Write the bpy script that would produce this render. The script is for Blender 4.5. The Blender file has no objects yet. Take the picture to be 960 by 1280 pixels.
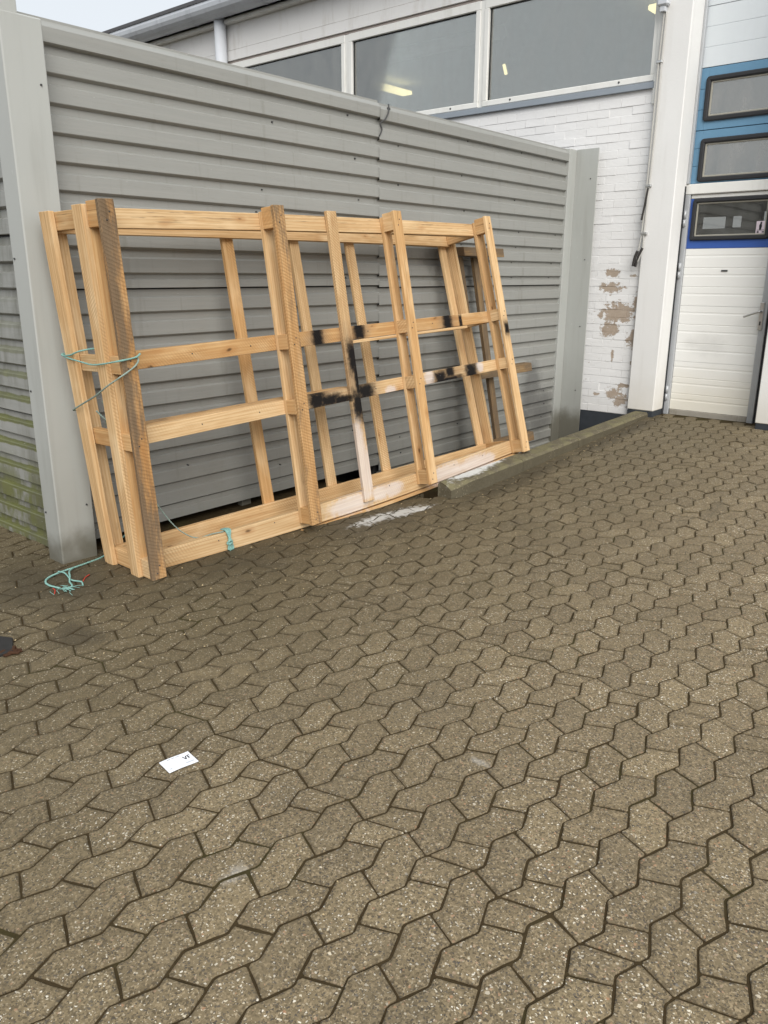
import bpy, bmesh, math, random
from mathutils import Vector, Matrix, noise
random.seed(7)
scene = bpy.context.scene
C = scene.collection
PI = math.pi

# ------------------------------------------------------------------ camera
cd = bpy.data.cameras.new('camera'); cam = bpy.data.objects.new('camera', cd); C.objects.link(cam)
cd.sensor_fit = 'HORIZONTAL'; cd.sensor_width = 36.0; cd.lens = 36.0 * 994.63 / 960.0
cd.clip_start = 0.05; cd.clip_end = 2000
R_ = Vector((0.76264624, 0.64680973, 0.00280784)); D_ = Vector((0.1868677, -0.21617359, -0.95830551))
F_ = Vector((-0.61923435, 0.73137278, -0.28573182))
M = Matrix.Identity(4)
for i in range(3):
    M[i][0] = R_[i]; M[i][1] = -D_[i]; M[i][2] = -F_[i]
M[0][3], M[1][3], M[2][3] = 0, 0, 1.5
cam.matrix_world = M
scene.camera = cam

# ------------------------------------------------------------------ sky, sun, exposure (overcast)
SUN_EL, SUN_AZ = math.radians(38), math.radians(126)      # azimuth clockwise from +Y
w = bpy.data.worlds.new('World'); scene.world = w; w.use_nodes = True
nt = w.node_tree; nt.nodes.clear()
sky = nt.nodes.new('ShaderNodeTexSky'); sky.sky_type = 'NISHITA'; sky.sun_disc = False
sky.sun_elevation = SUN_EL; sky.sun_rotation = SUN_AZ
sky.air_density = 1.0; sky.dust_density = 4.0; sky.ozone_density = 1.0
hs = nt.nodes.new('ShaderNodeHueSaturation'); hs.inputs['Saturation'].default_value = 0.22
mxs = nt.nodes.new('ShaderNodeMix'); mxs.data_type = 'RGBA'; mxs.inputs['Factor'].default_value = 0.72
mxs.inputs['B'].default_value = (7.6, 8.15, 8.7, 1)        # the even grey-white cloud layer
bg = nt.nodes.new('ShaderNodeBackground'); bg.inputs['Strength'].default_value = 0.06
wo = nt.nodes.new('ShaderNodeOutputWorld')
nt.links.new(sky.outputs[0], hs.inputs['Color']); nt.links.new(hs.outputs[0], mxs.inputs['A'])
nt.links.new(mxs.outputs['Result'], bg.inputs[0]); nt.links.new(bg.outputs[0], wo.inputs[0])
sl = bpy.data.lights.new('sun', 'SUN'); sl.energy = 1.5; sl.angle = math.radians(50); sl.color = (1.0, 0.96, 0.9)
so = bpy.data.objects.new('sun', sl); C.objects.link(so)
sd = Vector((math.sin(SUN_AZ) * math.cos(SUN_EL), math.cos(SUN_AZ) * math.cos(SUN_EL), math.sin(SUN_EL)))
so.rotation_euler = (-sd).to_track_quat('-Z', 'Y').to_euler(); so.location = sd * 30
scene.view_settings.view_transform = 'Standard'; scene.view_settings.look = 'None'
scene.view_settings.gamma = 1.0; scene.view_settings.use_curve_mapping = False
scene.view_settings.exposure = 1.05
scene.cycles.use_denoising = True
scene.cycles.max_bounces = 8

# ------------------------------------------------------------------ node helpers
class NT:
    def __init__(self, name):
        self.m = bpy.data.materials.new(name); self.m.use_nodes = True
        self.t = self.m.node_tree; self.t.nodes.clear()
        self.out = self.n('ShaderNodeOutputMaterial')
        self.b = self.n('ShaderNodeBsdfPrincipled'); self.l(self.b.outputs[0], self.out.inputs[0])
    def n(self, ty, **kw):
        x = self.t.nodes.new(ty)
        for k, v in kw.items(): setattr(x, k, v)
        return x
    def l(self, a, b): self.t.links.new(a, b)
    def put(self, sock, v):
        if isinstance(v, (int, float)): sock.default_value = v
        elif isinstance(v, tuple): sock.default_value = (v + (1,)) if (len(v) == 3 and sock.type == 'RGBA') else v
        else: self.l(v, sock)
    def math(self, op, a, b=0.0, c=0.0, clamp=False):
        x = self.n('ShaderNodeMath', operation=op); x.use_clamp = clamp
        self.put(x.inputs[0], a); self.put(x.inputs[1], b); self.put(x.inputs[2], c); return x.outputs[0]
    def vmath(self, op, a, b=(0, 0, 0)):
        x = self.n('ShaderNodeVectorMath', operation=op)
        self.put(x.inputs[0], a); self.put(x.inputs[1], b)
        return x.outputs['Value'] if op in ('LENGTH', 'DISTANCE', 'DOT_PRODUCT') else x.outputs[0]
    def mix(self, f, a, b, mode='MIX'):
        x = self.n('ShaderNodeMix', data_type='RGBA', blend_type=mode); x.clamp_factor = True
        self.put(x.inputs['Factor'], f); self.put(x.inputs['A'], a); self.put(x.inputs['B'], b); return x.outputs['Result']
    def noise(self, v, s, d=3.0, r=0.55, dist=0.0):
        x = self.n('ShaderNodeTexNoise'); self.put(x.inputs['Vector'], v); x.inputs['Scale'].default_value = s
        x.inputs['Detail'].default_value = d; x.inputs['Roughness'].default_value = r; x.inputs['Distortion'].default_value = dist
        return x.outputs['Fac']
    def n_col(self, v, s):
        x = self.n('ShaderNodeTexNoise'); self.put(x.inputs['Vector'], v); x.inputs['Scale'].default_value = s; x.inputs['Detail'].default_value = 1
        return x.outputs['Color']
    def voro(self, v, s, feature='F1'):
        x = self.n('ShaderNodeTexVoronoi', feature=feature); self.put(x.inputs['Vector'], v); x.inputs['Scale'].default_value = s
        return x
    def ramp(self, f, stops):
        x = self.n('ShaderNodeValToRGB'); self.put(x.inputs[0], f); e = x.color_ramp.elements
        while len(e) < len(stops): e.new(0.5)
        for k, (p, c) in zip(e, stops):
            k.position = p; k.color = (c, c, c, 1) if isinstance(c, (int, float)) else c + (1,)
        return x.outputs[0]
    def sm(self, x, a, b):                                   # smooth step a..b
        y = self.n('ShaderNodeMapRange', interpolation_type='SMOOTHSTEP'); y.clamp = True
        self.put(y.inputs[0], x); y.inputs[1].default_value = a; y.inputs[2].default_value = b
        y.inputs[3].default_value = 0; y.inputs[4].default_value = 1; return y.outputs[0]
    def pos(self): return self.n('ShaderNodeNewGeometry').outputs['Position']
    def nor(self): return self.n('ShaderNodeNewGeometry').outputs['Normal']
    def uv(self, name):
        x = self.n('ShaderNodeUVMap'); x.uv_map = name; return x.outputs[0]
    def sep(self, v):
        x = self.n('ShaderNodeSeparateXYZ'); self.l(v, x.inputs[0]); return x.outputs
    def comb(self, a, b, c=0.0):
        x = self.n('ShaderNodeCombineXYZ'); self.put(x.inputs[0], a); self.put(x.inputs[1], b); self.put(x.inputs[2], c); return x.outputs[0]
    def mul(self, v, s): return self.vmath('MULTIPLY', v, s)
    def rand(self): return self.n('ShaderNodeObjectInfo').outputs['Random']
    def bump(self, h, strength, dist=0.01):
        x = self.n('ShaderNodeBump'); x.inputs['Strength'].default_value = strength; x.inputs['Distance'].default_value = dist
        self.l(h, x.inputs['Height']); self.l(x.outputs[0], self.b.inputs['Normal'])
    def ell(self, u, v, list_, soft=0.5, jig=None, sq=False):
        """max over soft ellipses (cu, cv, ru, rv) in the plane u, v; jig roughens their edges"""
        acc = None
        for cu, cv, ru, rv in list_:
            a = self.math('DIVIDE', self.math('SUBTRACT', u, cu), ru); b = self.math('DIVIDE', self.math('SUBTRACT', v, cv), rv)
            d = self.math('SQRT', self.math('ADD', self.math('MULTIPLY', a, a), self.math('MULTIPLY', b, b)))
            if sq: d = k_mix(self, d, self.math('MAXIMUM', self.math('ABSOLUTE', a), self.math('ABSOLUTE', b)))
            if jig is not None: d = self.math('ADD', d, jig)
            f = self.math('SUBTRACT', 1.0, self.sm(d, 1 - soft, 1 + soft))
            acc = f if acc is None else self.math('MAXIMUM', acc, f)
        return acc
    def done(self, color, rough=0.6, spec=0.3, metal=0.0):
        self.put(self.b.inputs['Base Color'], color); self.put(self.b.inputs['Roughness'], rough)
        self.put(self.b.inputs['Specular IOR Level'], spec); self.put(self.b.inputs['Metallic'], metal); return self.m

def k_mix(k, a, b): return k.math('ADD', k.math('MULTIPLY', a, 0.25), k.math('MULTIPLY', b, 0.75))
MAT = {}
def simple(name, col, rough=0.6, spec=0.3, metal=0.0, var=0.12, scale=6.0, dirt=None):
    k = NT(name); p = k.pos()
    f = k.noise(p, scale, 5, 0.6)
    c = k.mix(f, tuple(x * (1 - var) for x in col), tuple(min(1, x * (1 + var)) for x in col))
    if dirt:
        g = k.sm(k.noise(k.mul(p, (3, 3, 0.6)), 3.0, 5, 0.65), 0.5, 0.75)
        c = k.mix(k.math('MULTIPLY', g, dirt[1]), c, dirt[0])
    MAT[name] = k.done(c, rough, spec, metal); return MAT[name]

# ---------- wood
def wood(name, stained=False, weather=0.0, tone=(1, 1, 1), rough_sawn=0.0):
    k = NT(name); uv = k.uv('grain'); s = k.sep(uv)
    r = k.rand(); r2 = k.math('FRACT', k.math('MULTIPLY', r, 7.31)); r3 = k.math('FRACT', k.math('MULTIPLY', r, 19.7))
    # long fibres and growth bands
    g1 = k.noise(k.mul(uv, (1.6, 46, 1)), 1.0, 5, 0.6, 0.3)
    g2 = k.noise(k.mul(uv, (5.0, 170, 1)), 1.0, 3, 0.6)
    wv = k.n('ShaderNodeTexWave', wave_type='BANDS', bands_direction='Y'); k.l(k.mul(uv, (0.5, 9, 1)), wv.inputs['Vector'])
    wv.inputs['Scale'].default_value = 2.0; wv.inputs['Distortion'].default_value = 7.5; wv.inputs['Detail'].default_value = 2.5
    wv.inputs['Detail Scale'].default_value = 0.7
    pale = k.mix(k.ramp(g1, [(0.28, 0.0), (0.72, 1.0)]), (0.53, 0.345, 0.170), (0.76, 0.575, 0.345))
    warm = k.mix(k.ramp(g1, [(0.28, 0.0), (0.72, 1.0)]), (0.42, 0.225, 0.090), (0.66, 0.430, 0.205))
    base = k.mix(k.sm(r, 0.15, 0.85), pale, warm)
    base = k.mix(k.math('MULTIPLY', k.sm(wv.outputs['Fac'], 0.45, 0.95), 0.45), base, (0.46, 0.255, 0.105))
    base = k.mix(k.math('MULTIPLY', k.ramp(g2, [(0.42, 0.0), (0.68, 1.0)]), 0.32), base, (0.40, 0.245, 0.115))
    blot = k.noise(k.mul(uv, (2.2, 7, 1)), 1.0, 3, 0.6)
    base = k.mix(k.math('MULTIPLY', k.sm(blot, 0.48, 0.72), 0.5), base, (0.78, 0.60, 0.37))
    base = k.mix(k.math('MULTIPLY', k.sm(k.noise(k.mul(uv, (1.3, 10, 1)), 1.7, 4, 0.6), 0.56, 0.74), 0.4), base, (0.40, 0.215, 0.09))
    # knots
    kn = k.voro(k.vmath('ADD', k.mul(uv, (4.2, 10.5, 1)), k.mul(k.n_col(uv, 9.0), (0.35, 0.35, 0))), 1.0)
    kc = kn.outputs['Distance']; hasn = k.math('GREATER_THAN', k.sep(kn.outputs['Color'])[0], 0.60)
    halo = k.math('MULTIPLY', k.math('SUBTRACT', 1.0, k.sm(kc, 0.08, 0.34)), hasn)
    core = k.math('MULTIPLY', k.math('SUBTRACT', 1.0, k.sm(kc, 0.05, 0.12)), hasn)
    base = k.mix(k.math('MULTIPLY', halo, 0.45), base, (0.38, 0.18, 0.065))
    base = k.mix(k.math('MULTIPLY', core, 0.85), base, (0.085, 0.045, 0.022))
    # diagonal band-saw ripple; some faces are rough sawn, some planed
    saw = k.n('ShaderNodeTexWave', wave_type='BANDS', bands_direction='X')
    k.l(k.vmath('ADD', k.mul(uv, (1, 1, 1)), k.comb(k.math('MULTIPLY', s[1], k.math('ADD', 0.35, k.math('MULTIPLY', r2, 0.6))), 0.0)), saw.inputs['Vector'])
    saw.inputs['Scale'].default_value = 17.0; saw.inputs['Distortion'].default_value = 2.2; saw.inputs['Detail'].default_value = 3
    sawm = k.math('MULTIPLY', k.sm(k.noise(k.mul(uv, (1.3, 4, 1)), 1.0, 3), 0.44, 0.62), k.sm(r2, 0.15, 0.45))
    sawf = k.math('MULTIPLY', k.sm(k.math('ADD', saw.outputs['Fac'], k.math('MULTIPLY', k.math('SUBTRACT', g2, 0.5), 0.8)), 0.35, 0.9), k.math('MAXIMUM', sawm, rough_sawn))
    base = k.mix(k.math('MULTIPLY', sawf, 0.50 + 0.15 * rough_sawn), base, (0.36, 0.215, 0.100))
    # handling dirt, scuffs and fine cracks along the fibre
    scf = k.sm(k.noise(k.mul(uv, (6, 14, 1)), 1.0, 5, 0.7), 0.60, 0.78)
    base = k.mix(k.math('MULTIPLY', scf, 0.42), base, (0.22, 0.150, 0.085))
    crk = k.math('MULTIPLY', k.sm(k.noise(k.mul(uv, (1.8, 120, 1)), 1.0, 2, 0.5), 0.70, 0.745), k.sm(blot, 0.42, 0.6))
    base = k.mix(k.math('MULTIPLY', crk, 0.6), base, (0.12, 0.07, 0.035))
    base = k.mix(1.0, base, k.mix(r3, (0.88, 0.87, 0.86), (1.08, 1.06, 1.04)), 'MULTIPLY')
    base = k.mix(1.0, base, tuple(tone), 'MULTIPLY')
    if weather:
        gm = k.noise(k.mul(uv, (2.4, 13, 1)), 1.0, 5, 0.7)
        pu, pv0 = k.sep(k.uv('place'))[0], k.sep(k.uv('place'))[1]
        gm = k.math('ADD', gm, k.math('MULTIPLY', k.sm(pv0, 1.45, 1.8), 0.07))
        gm = k.math('ADD', gm, k.math('MULTIPLY', k.math('SUBTRACT', 1.0, k.sm(pu, 0.02, 0.055)), 0.12)) if weather == 0.9 else gm
        base = k.mix(k.math('MULTIPLY', k.sm(gm, 0.62 - 0.22 * weather, 0.78 - 0.17 * weather), 0.88), base,
                     k.mix(g2, (0.070, 0.055, 0.040), (0.22, 0.160, 0.105)))
    pv = k.sep(k.uv('place'))[1]
    endm = k.math('MULTIPLY', k.sm(pv, 1.66, 1.82), k.sm(k.noise(k.mul(uv, (4, 90, 1)), 1.0, 3, 0.6), 0.56, 0.68))
    base = k.mix(k.math('MULTIPLY', endm, 0.75), base, (0.12, 0.075, 0.04))
    if stained:
        q = k.sep(k.uv('place')); u, v = q[0], q[1]
        jig = k.math('MULTIPLY', k.math('SUBTRACT', k.noise(k.uv('place'), 34.0, 5, 0.7), 0.5), 1.3)
        blk = k.ell(u, v, [(1.435, 1.085, .045, .10), (1.815, 1.10, .05, .07), (2.785, 1.085, .052, .08), (2.95, 1.08, .02, .05),
                           (1.36, .715, .07, .06), (1.46, .70, .10, .035), (1.57, .69, .09, .025), (1.80, .71, .075, .055), (2.60, .69, .07, .06), (2.72, .73, .05, .04),
                           (2.70, .675, .16, .02), (2.985, .70, .07, .07),
                           (1.70, .94, .045, .10), (1.713, .80, .024, .14), (1.70, .64, .055, .09), (1.735, .57, .03, .05),
                           (3.37, .975, .03, .045)], 0.52, jig, True)
        jig2 = k.math('MULTIPLY', k.math('SUBTRACT', k.noise(k.uv('place'), 12.0, 4, 0.65), 0.5), 1.0)
        smoke = k.ell(u, v, [(1.435, 1.085, .085, .14), (1.815, 1.10, .09, .10), (2.785, 1.085, .10, .10), (1.45, .71, .20, .09), (1.80, .71, .13, .08), (2.70, .70, .22, .07), (2.985, .70, .11, .09),
                             (1.69, .82, .08, .30), (1.72, .60, .09, .12), (3.37, .975, .05, .08)], 0.75, jig2)
        base = k.mix(k.math('MULTIPLY', smoke, 0.55), base, (0.16, 0.115, 0.080))
        wht = k.ell(u, v, [(1.53, .05, .20, .05), (1.80, .06, .10, .04), (1.93, .06, .10, .04), (2.52, .03, .22, .07), (2.85, .03, .22, .06), (1.655, .29, .05, .26), (1.70, .20, .06, .16),
                           (2.045, .685, .055, .03), (2.475, .715, .055, .06), (3.10, .73, .045, .045), (3.02, .03, .08, .04)], 0.35, jig)
        base = k.mix(k.math('MULTIPLY', k.math('MULTIPLY', wht, k.math('ADD', 0.25, k.math('MULTIPLY', g1, 0.75))), 0.66), base, (0.66, 0.67, 0.73))
        base = k.mix(k.math('MULTIPLY', k.math('POWER', blk, 0.8), 0.985), base, (0.009, 0.009, 0.010))
    hgt = k.math('ADD', k.math('MULTIPLY', g2, 0.8), k.math('ADD', k.math('MULTIPLY', g1, 0.6), k.math('MULTIPLY', sawf, 0.7 + rough_sawn)))
    k.bump(hgt, 0.45, 0.003)
    MAT[name] = k.done(base, 0.85, 0.08); return MAT[name]
wood('pine'); wood('pine_marked', stained=True); wood('pine_rough', weather=0.55, rough_sawn=0.7, tone=(0.93, 0.88, 0.82))
wood('pine_dirty', weather=0.9, rough_sawn=0.6, tone=(0.84, 0.77, 0.69)); wood('old_wood', weather=1.25, rough_sawn=0.3, tone=(0.50, 0.49, 0.47))

# ---------- grey steel cladding
def cladding(name, moss):
    k = NT(name); p = k.pos(); uvs = k.sep(k.uv('profile')); ph, z = uvs[0], uvs[1]
    P3 = k.sep(p)
    big = k.noise(p, 0.9, 3); fine = k.noise(k.mul(p, (6, 6, 60)), 2.0, 4, 0.65)
    hs_ = k.noise(k.mul(p, (1.2, 1.2, 70)), 1.0, 3, 0.6)
    c = k.mix(big, (0.252, 0.255, 0.238), (0.300, 0.302, 0.284))
    c = k.mix(k.math('MULTIPLY', k.sm(hs_, 0.42, 0.7), 0.3), c, (0.325, 0.32, 0.298))
    c = k.mix(k.math('MULTIPLY', k.sm(fine, 0.52, 0.8), 0.3), c, (0.19, 0.18, 0.155))
    # dust collects in the troughs, dirt splashes the lowest ribs
    c = k.mix(k.math('MULTIPLY', k.math('SUBTRACT', 1.0, k.sm(ph, 0.30, 0.42)), 0.15), c, (0.19, 0.175, 0.145))
    streak = k.sm(k.noise(k.mul(p, (16, 16, 1.1)), 1.0, 4, 0.6), 0.56, 0.74)
    c = k.mix(k.math('MULTIPLY', streak, 0.30), c, (0.165, 0.158, 0.130))
    low = k.math('SUBTRACT', 1.0, k.sm(k.math('ADD', P3[2], k.math('MULTIPLY', k.noise(p, 5.0, 4), 0.5)), 0.25, 0.95))
    c = k.mix(k.math('MULTIPLY', low, 0.34), c, (0.135, 0.125, 0.098))
    if moss:
        mz = k.math('SUBTRACT', 1.0, k.sm(P3[2], 0.7, 1.55))
        mz2 = k.math('SUBTRACT', 1.0, k.sm(P3[2], 0.25, 0.6))
        n1 = k.noise(k.mul(p, (9, 9, 4)), 1.0, 5, 0.65)
        ledge = k.math('SUBTRACT', 1.0, k.sm(k.math('ABSOLUTE', k.math('SUBTRACT', ph, 0.41)), 0.03, k_ := 0.20))
        mk = k.math('MULTIPLY', mz, k.sm(k.math('ADD', k.math('MULTIPLY', ledge, 0.6), n1), 0.58, 0.9))
        mk = k.math('MAXIMUM', mk, k.math('MULTIPLY', mz2, k.sm(n1, 0.35, 0.55)))
        c = k.mix(k.math('MULTIPLY', mk, 0.85), c, k.mix(n1, (0.045, 0.052, 0.010), (0.150, 0.158, 0.022)))
        c = k.mix(k.math('MULTIPLY', k.sm(k.noise(k.mul(p, (5, 5, 1)), 2.0, 4), 0.4, 0.7), 0.6), c, (0.095, 0.092, 0.066))
    else:
        jig = k.math('MULTIPLY', k.math('SUBTRACT', k.noise(p, 9.0, 4, 0.65), 0.5), 1.5)
        soot = k.ell(P3[1], P3[2], [(7.05, .40, .16, .28), (7.25, .15, .25, .22), (6.85, .1, .2, .2), (5.45, 1.62, .2, .1), (5.75, 1.45, .16, .2), (6.0, .55, .2, .1)], 0.55, jig)
        c = k.mix(k.math('MULTIPLY', soot, 0.6), c, (0.075, 0.073, 0.07))
    scr = k.voro(k.mul(p, (9, 9, 26)), 1.0)
    c = k.mix(k.math('MULTIPLY', k.math('LESS_THAN', scr.outputs['Distance'], 0.055), 0.45), c, (0.40, 0.395, 0.37))
    k.bump(k.math('ADD', k.noise(k.mul(p, (1.5, 1.5, 5)), 1.0, 2), k.math('MULTIPLY', hs_, 0.12)), 0.25, 0.02)
    top = k.sm(k.sep(k.nor())[2], 0.25, 0.5)
    MAT[name] = k.done(c, k.math('SUBTRACT', 0.48, k.math('MULTIPLY', top, 0.1)), 0.4); return MAT[name]
cladding('cladding_grey', False); cladding('cladding_mossy', True)
def trim_mat():
    k = NT('trim_grey'); p = k.pos(); P3 = k.sep(p)
    c = k.mix(k.noise(p, 1.3, 3), (0.365, 0.375, 0.355), (0.42, 0.428, 0.405))
    c = k.mix(k.math('MULTIPLY', k.sm(k.noise(k.mul(p, (8, 8, 0.8)), 1.5, 4), 0.5, 0.75), 0.25), c, (0.22, 0.215, 0.19))
    scr = k.voro(k.mul(p, (14, 14, 3)), 1.0)
    c = k.mix(k.math('MULTIPLY', k.math('LESS_THAN', scr.outputs['Distance'], 0.035), 0.7), c, (0.5, 0.5, 0.48))
    e = k.math('ADD', P3[2], k.math('MULTIPLY', k.noise(p, 7.0, 4), 0.22))
    c = k.mix(k.math('MULTIPLY', k.math('SUBTRACT', 1.0, k.sm(e, 0.12, 0.32)), 0.85), c, (0.085, 0.078, 0.055))
    c = k.mix(k.math('MULTIPLY', k.math('SUBTRACT', 1.0, k.sm(e, 0.3, 1.0)), 0.25), c, (0.14, 0.13, 0.1))
    k.bump(k.noise(k.mul(p, (2, 2, 1)), 1.0, 2), 0.25, 0.02)
    MAT['trim_grey'] = k.done(c, 0.45, 0.4)
trim_mat()

# ---------- concrete pavers
def paver_mat():
    k = NT('paver'); p = k.pos(); P3 = k.sep(p)
    rnd = k.math('FRACT', k.math('ADD', k.sep(k.uv('tone'))[0], k.rand()))
    big = k.noise(p, 0.8, 4, 0.6); mid = k.noise(p, 5.0, 4, 0.6); fin = k.noise(p, 110.0, 3, 0.7)
    pj = k.vmath('ADD', p, k.mul(k.vmath('SUBTRACT', k.n_col(p, 140.0), (0.5, 0.5, 0.5)), (0.009, 0.009, 0.009)))
    c = k.mix(mid, (0.150, 0.114, 0.064), (0.224, 0.175, 0.105))
    c = k.mix(k.math('MULTIPLY', k.sm(rnd, 0.6, 1.0), 0.42), c, (0.300, 0.235, 0.135))
    c = k.mix(k.math('MULTIPLY', k.sm(rnd, 0.4, 0.0), 0.28), c, (0.128, 0.104, 0.068))
    grit = k.voro(pj, 190.0); gs = k.sep(grit.outputs['Color'])
    c = k.mix(k.math('MULTIPLY', k.sm(gs[0], 0.55, 1.0), 0.6), c, (0.38, 0.295, 0.18))
    c = k.mix(k.math('MULTIPLY', k.sm(gs[1], 0.55, 1.0), 0.72), c, (0.060, 0.045, 0.026))
    c = k.mix(k.math('MULTIPLY', k.sm(fin, 0.50, 0.70), 0.5), c, (0.085, 0.066, 0.040))
    expo = k.sm(k.math('ADD', k.noise(p, 2.3, 3), k.math('MULTIPLY', rnd, 0.35)), 0.45, 0.95)   # worn faces bare more stone
    def chips(scale, lim, pick, col, amt):
        nonlocal c
        v = k.voro(pj, scale); s3 = k.sep(v.outputs['Color'])
        lm = k.math('MULTIPLY', k.math('ADD', 0.45, s3[2]), lim)
        f = k.math('MULTIPLY', k.math('LESS_THAN', v.outputs['Distance'], lm), k.math('GREATER_THAN', s3[0], pick))
        cc = k.mix(s3[1], *col); c = k.mix(k.math('MULTIPLY', f, amt), c, cc); return f
    a1 = chips(200.0, 0.42, 0.60, ((0.33, 0.26, 0.16), (0.46, 0.40, 0.30)), k.math('ADD', 0.30, k.math('MULTIPLY', expo, 0.6)))
    a2 = chips(200.0, 0.46, 0.74, ((0.030, 0.029, 0.030), (0.080, 0.066, 0.052)), 0.85)
    a3 = chips(185.0, 0.40, 0.88, ((0.62, 0.54, 0.39), (0.84, 0.80, 0.70)), k.math('ADD', 0.25, k.math('MULTIPLY', expo, 0.75)))
    a4 = chips(130.0, 0.36, 0.93, ((0.42, 0.22, 0.12), (0.36, 0.27, 0.19)), 0.6)
    a5 = chips(75.0, 0.24, 0.965, ((0.66, 0.58, 0.44), (0.05, 0.05, 0.055)), 0.9)
    edge = k.math('SUBTRACT', 1.0, k.sm(k.math('ADD', k.sep(k.uv('tone'))[1], k.math('MULTIPLY', k.math('SUBTRACT', k.noise(p, 38.0, 4, 0.7), 0.5), 0.9)), 0.0, 0.62))
    # damp, algae-dark paving, with contact shade painted in, along the fence and the kerb; pale worn track towards the gate
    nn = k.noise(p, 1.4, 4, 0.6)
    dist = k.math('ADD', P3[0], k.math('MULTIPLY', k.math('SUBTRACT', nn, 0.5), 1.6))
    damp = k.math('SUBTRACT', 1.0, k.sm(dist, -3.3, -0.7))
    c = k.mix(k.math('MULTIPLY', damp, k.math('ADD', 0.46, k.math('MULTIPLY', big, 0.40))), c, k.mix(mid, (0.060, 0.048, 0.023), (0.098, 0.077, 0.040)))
    sand = k.math('MULTIPLY', k.sm(k.noise(p, 1.9, 5, 0.7), 0.56, 0.74), k.sm(mid, 0.35, 0.65))
    c = k.mix(k.math('MULTIPLY', sand, 0.5), c, (0.265, 0.205, 0.115))
    grime = k.sm(k.noise(k.mul(p, (1, 0.6, 1)), 2.7, 5, 0.7), 0.56, 0.76)
    c = k.mix(k.math('MULTIPLY', grime, 0.48), c, (0.078, 0.066, 0.046))
    c = k.mix(k.math('MULTIPLY', edge, k.math('ADD', 0.24, k.math('MULTIPLY', damp, 0.36))), c, (0.052, 0.039, 0.020))
    c = k.mix(k.math('MULTIPLY', k.math('MAXIMUM', a3, a5), k.math('MULTIPLY', damp, 0.55)), c, (0.50, 0.43, 0.31))
    stain_shade = k.ell(P3[0], P3[1], [(-3.05, 1.55, .14, .10), (-3.6, 2.6, .55, .7), (-3.45, 3.7, .5, .7), (-3.7, 1.8, .4, .3), (-3.0, 5.2, .12, .9), (-3.0, 6.8, .10, .9)], 0.6, k.math('MULTIPLY', k.math('SUBTRACT', mid, 0.5), 1.2))
    c = k.mix(k.math('MULTIPLY', stain_shade, 0.60), c, (0.040, 0.032, 0.019))  # dark stains; those under the crate also paint in its contact shade
    jig = k.math('MULTIPLY', k.math('SUBTRACT', k.noise(p, 26.0, 5, 0.75), 0.5), 4.2)
    spr = k.ell(P3[0], P3[1], [(-3.19, 3.68, .05, .17), (-3.15, 3.92, .05, .16), (-3.11, 4.05, .025, .1)], 0.5, jig)
    c = k.mix(k.math('MULTIPLY', spr, 0.68), c, (0.62, 0.61, 0.58))
    scuff = k.ell(P3[0], P3[1], [(-1.405, 1.065, .020, .03), (-1.2, 1.9, .03, .012)], 0.8, jig)
    c = k.mix(k.math('MULTIPLY', scuff, 0.35), c, (0.5, 0.48, 0.44))
    h = k.math('ADD', k.math('MULTIPLY', fin, 0.5), k.math('ADD', k.math('MULTIPLY', a1, 0.25), k.math('SUBTRACT', k.math('MULTIPLY', a3, 0.4), k.math('MULTIPLY', a2, 0.2))))
    k.bump(k.math('ADD', h, k.math('MULTIPLY', mid, 1.2)), 0.5, 0.003)
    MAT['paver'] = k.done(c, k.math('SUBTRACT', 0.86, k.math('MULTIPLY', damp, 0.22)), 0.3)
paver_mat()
def soil():
    k = NT('soil'); p = k.pos()
    n = k.noise(p, 30.0, 5, 0.7); m = k.noise(p, 3.0, 3)
    c = k.mix(n, (0.028, 0.019, 0.009), (0.068, 0.049, 0.024))
    c = k.mix(k.math('MULTIPLY', k.sm(m, 0.5, 0.7), 0.45), c, (0.050, 0.050, 0.016))
    k.bump(n, 0.8, 0.01); MAT['soil'] = k.done(c, 0.95, 0.1)
soil()
def kerb_mat():
    k = NT('kerb'); p = k.pos(); P3 = k.sep(p)
    n = k.noise(p, 9.0, 5, 0.65); f = k.noise(p, 90.0, 3, 0.7)
    c = k.mix(n, (0.085, 0.074, 0.048), (0.180, 0.155, 0.108)); c = k.mix(k.math('MULTIPLY', k.sm(f, 0.5, 0.7), 0.5), c, (0.045, 0.040, 0.026))
    v = k.voro(p, 80.0); c = k.mix(k.math('MULTIPLY', k.math('MULTIPLY', k.math('LESS_THAN', v.outputs['Distance'], 0.32), k.math('GREATER_THAN', k.sep(v.outputs['Color'])[0], 0.8)), 0.7), c, (0.38, 0.33, 0.24))
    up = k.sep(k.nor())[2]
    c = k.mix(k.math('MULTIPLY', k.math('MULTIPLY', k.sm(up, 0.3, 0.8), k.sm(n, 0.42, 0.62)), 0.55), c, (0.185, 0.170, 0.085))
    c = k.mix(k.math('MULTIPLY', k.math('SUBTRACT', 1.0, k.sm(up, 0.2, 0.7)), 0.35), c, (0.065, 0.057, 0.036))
    jig = k.math('MULTIPLY', k.math('SUBTRACT', k.noise(p, 25.0, 4, 0.7), 0.5), 2.4)
    spr = k.ell(P3[0], P3[1], [(-3.17, 4.72, .05, .22), (-3.20, 4.98, .04, .18)], 0.4, jig)
    c = k.mix(k.math('MULTIPLY', spr, 0.8), c, (0.70, 0.70, 0.68))
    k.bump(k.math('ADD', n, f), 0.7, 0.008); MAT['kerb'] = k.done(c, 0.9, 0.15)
kerb_mat()

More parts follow.
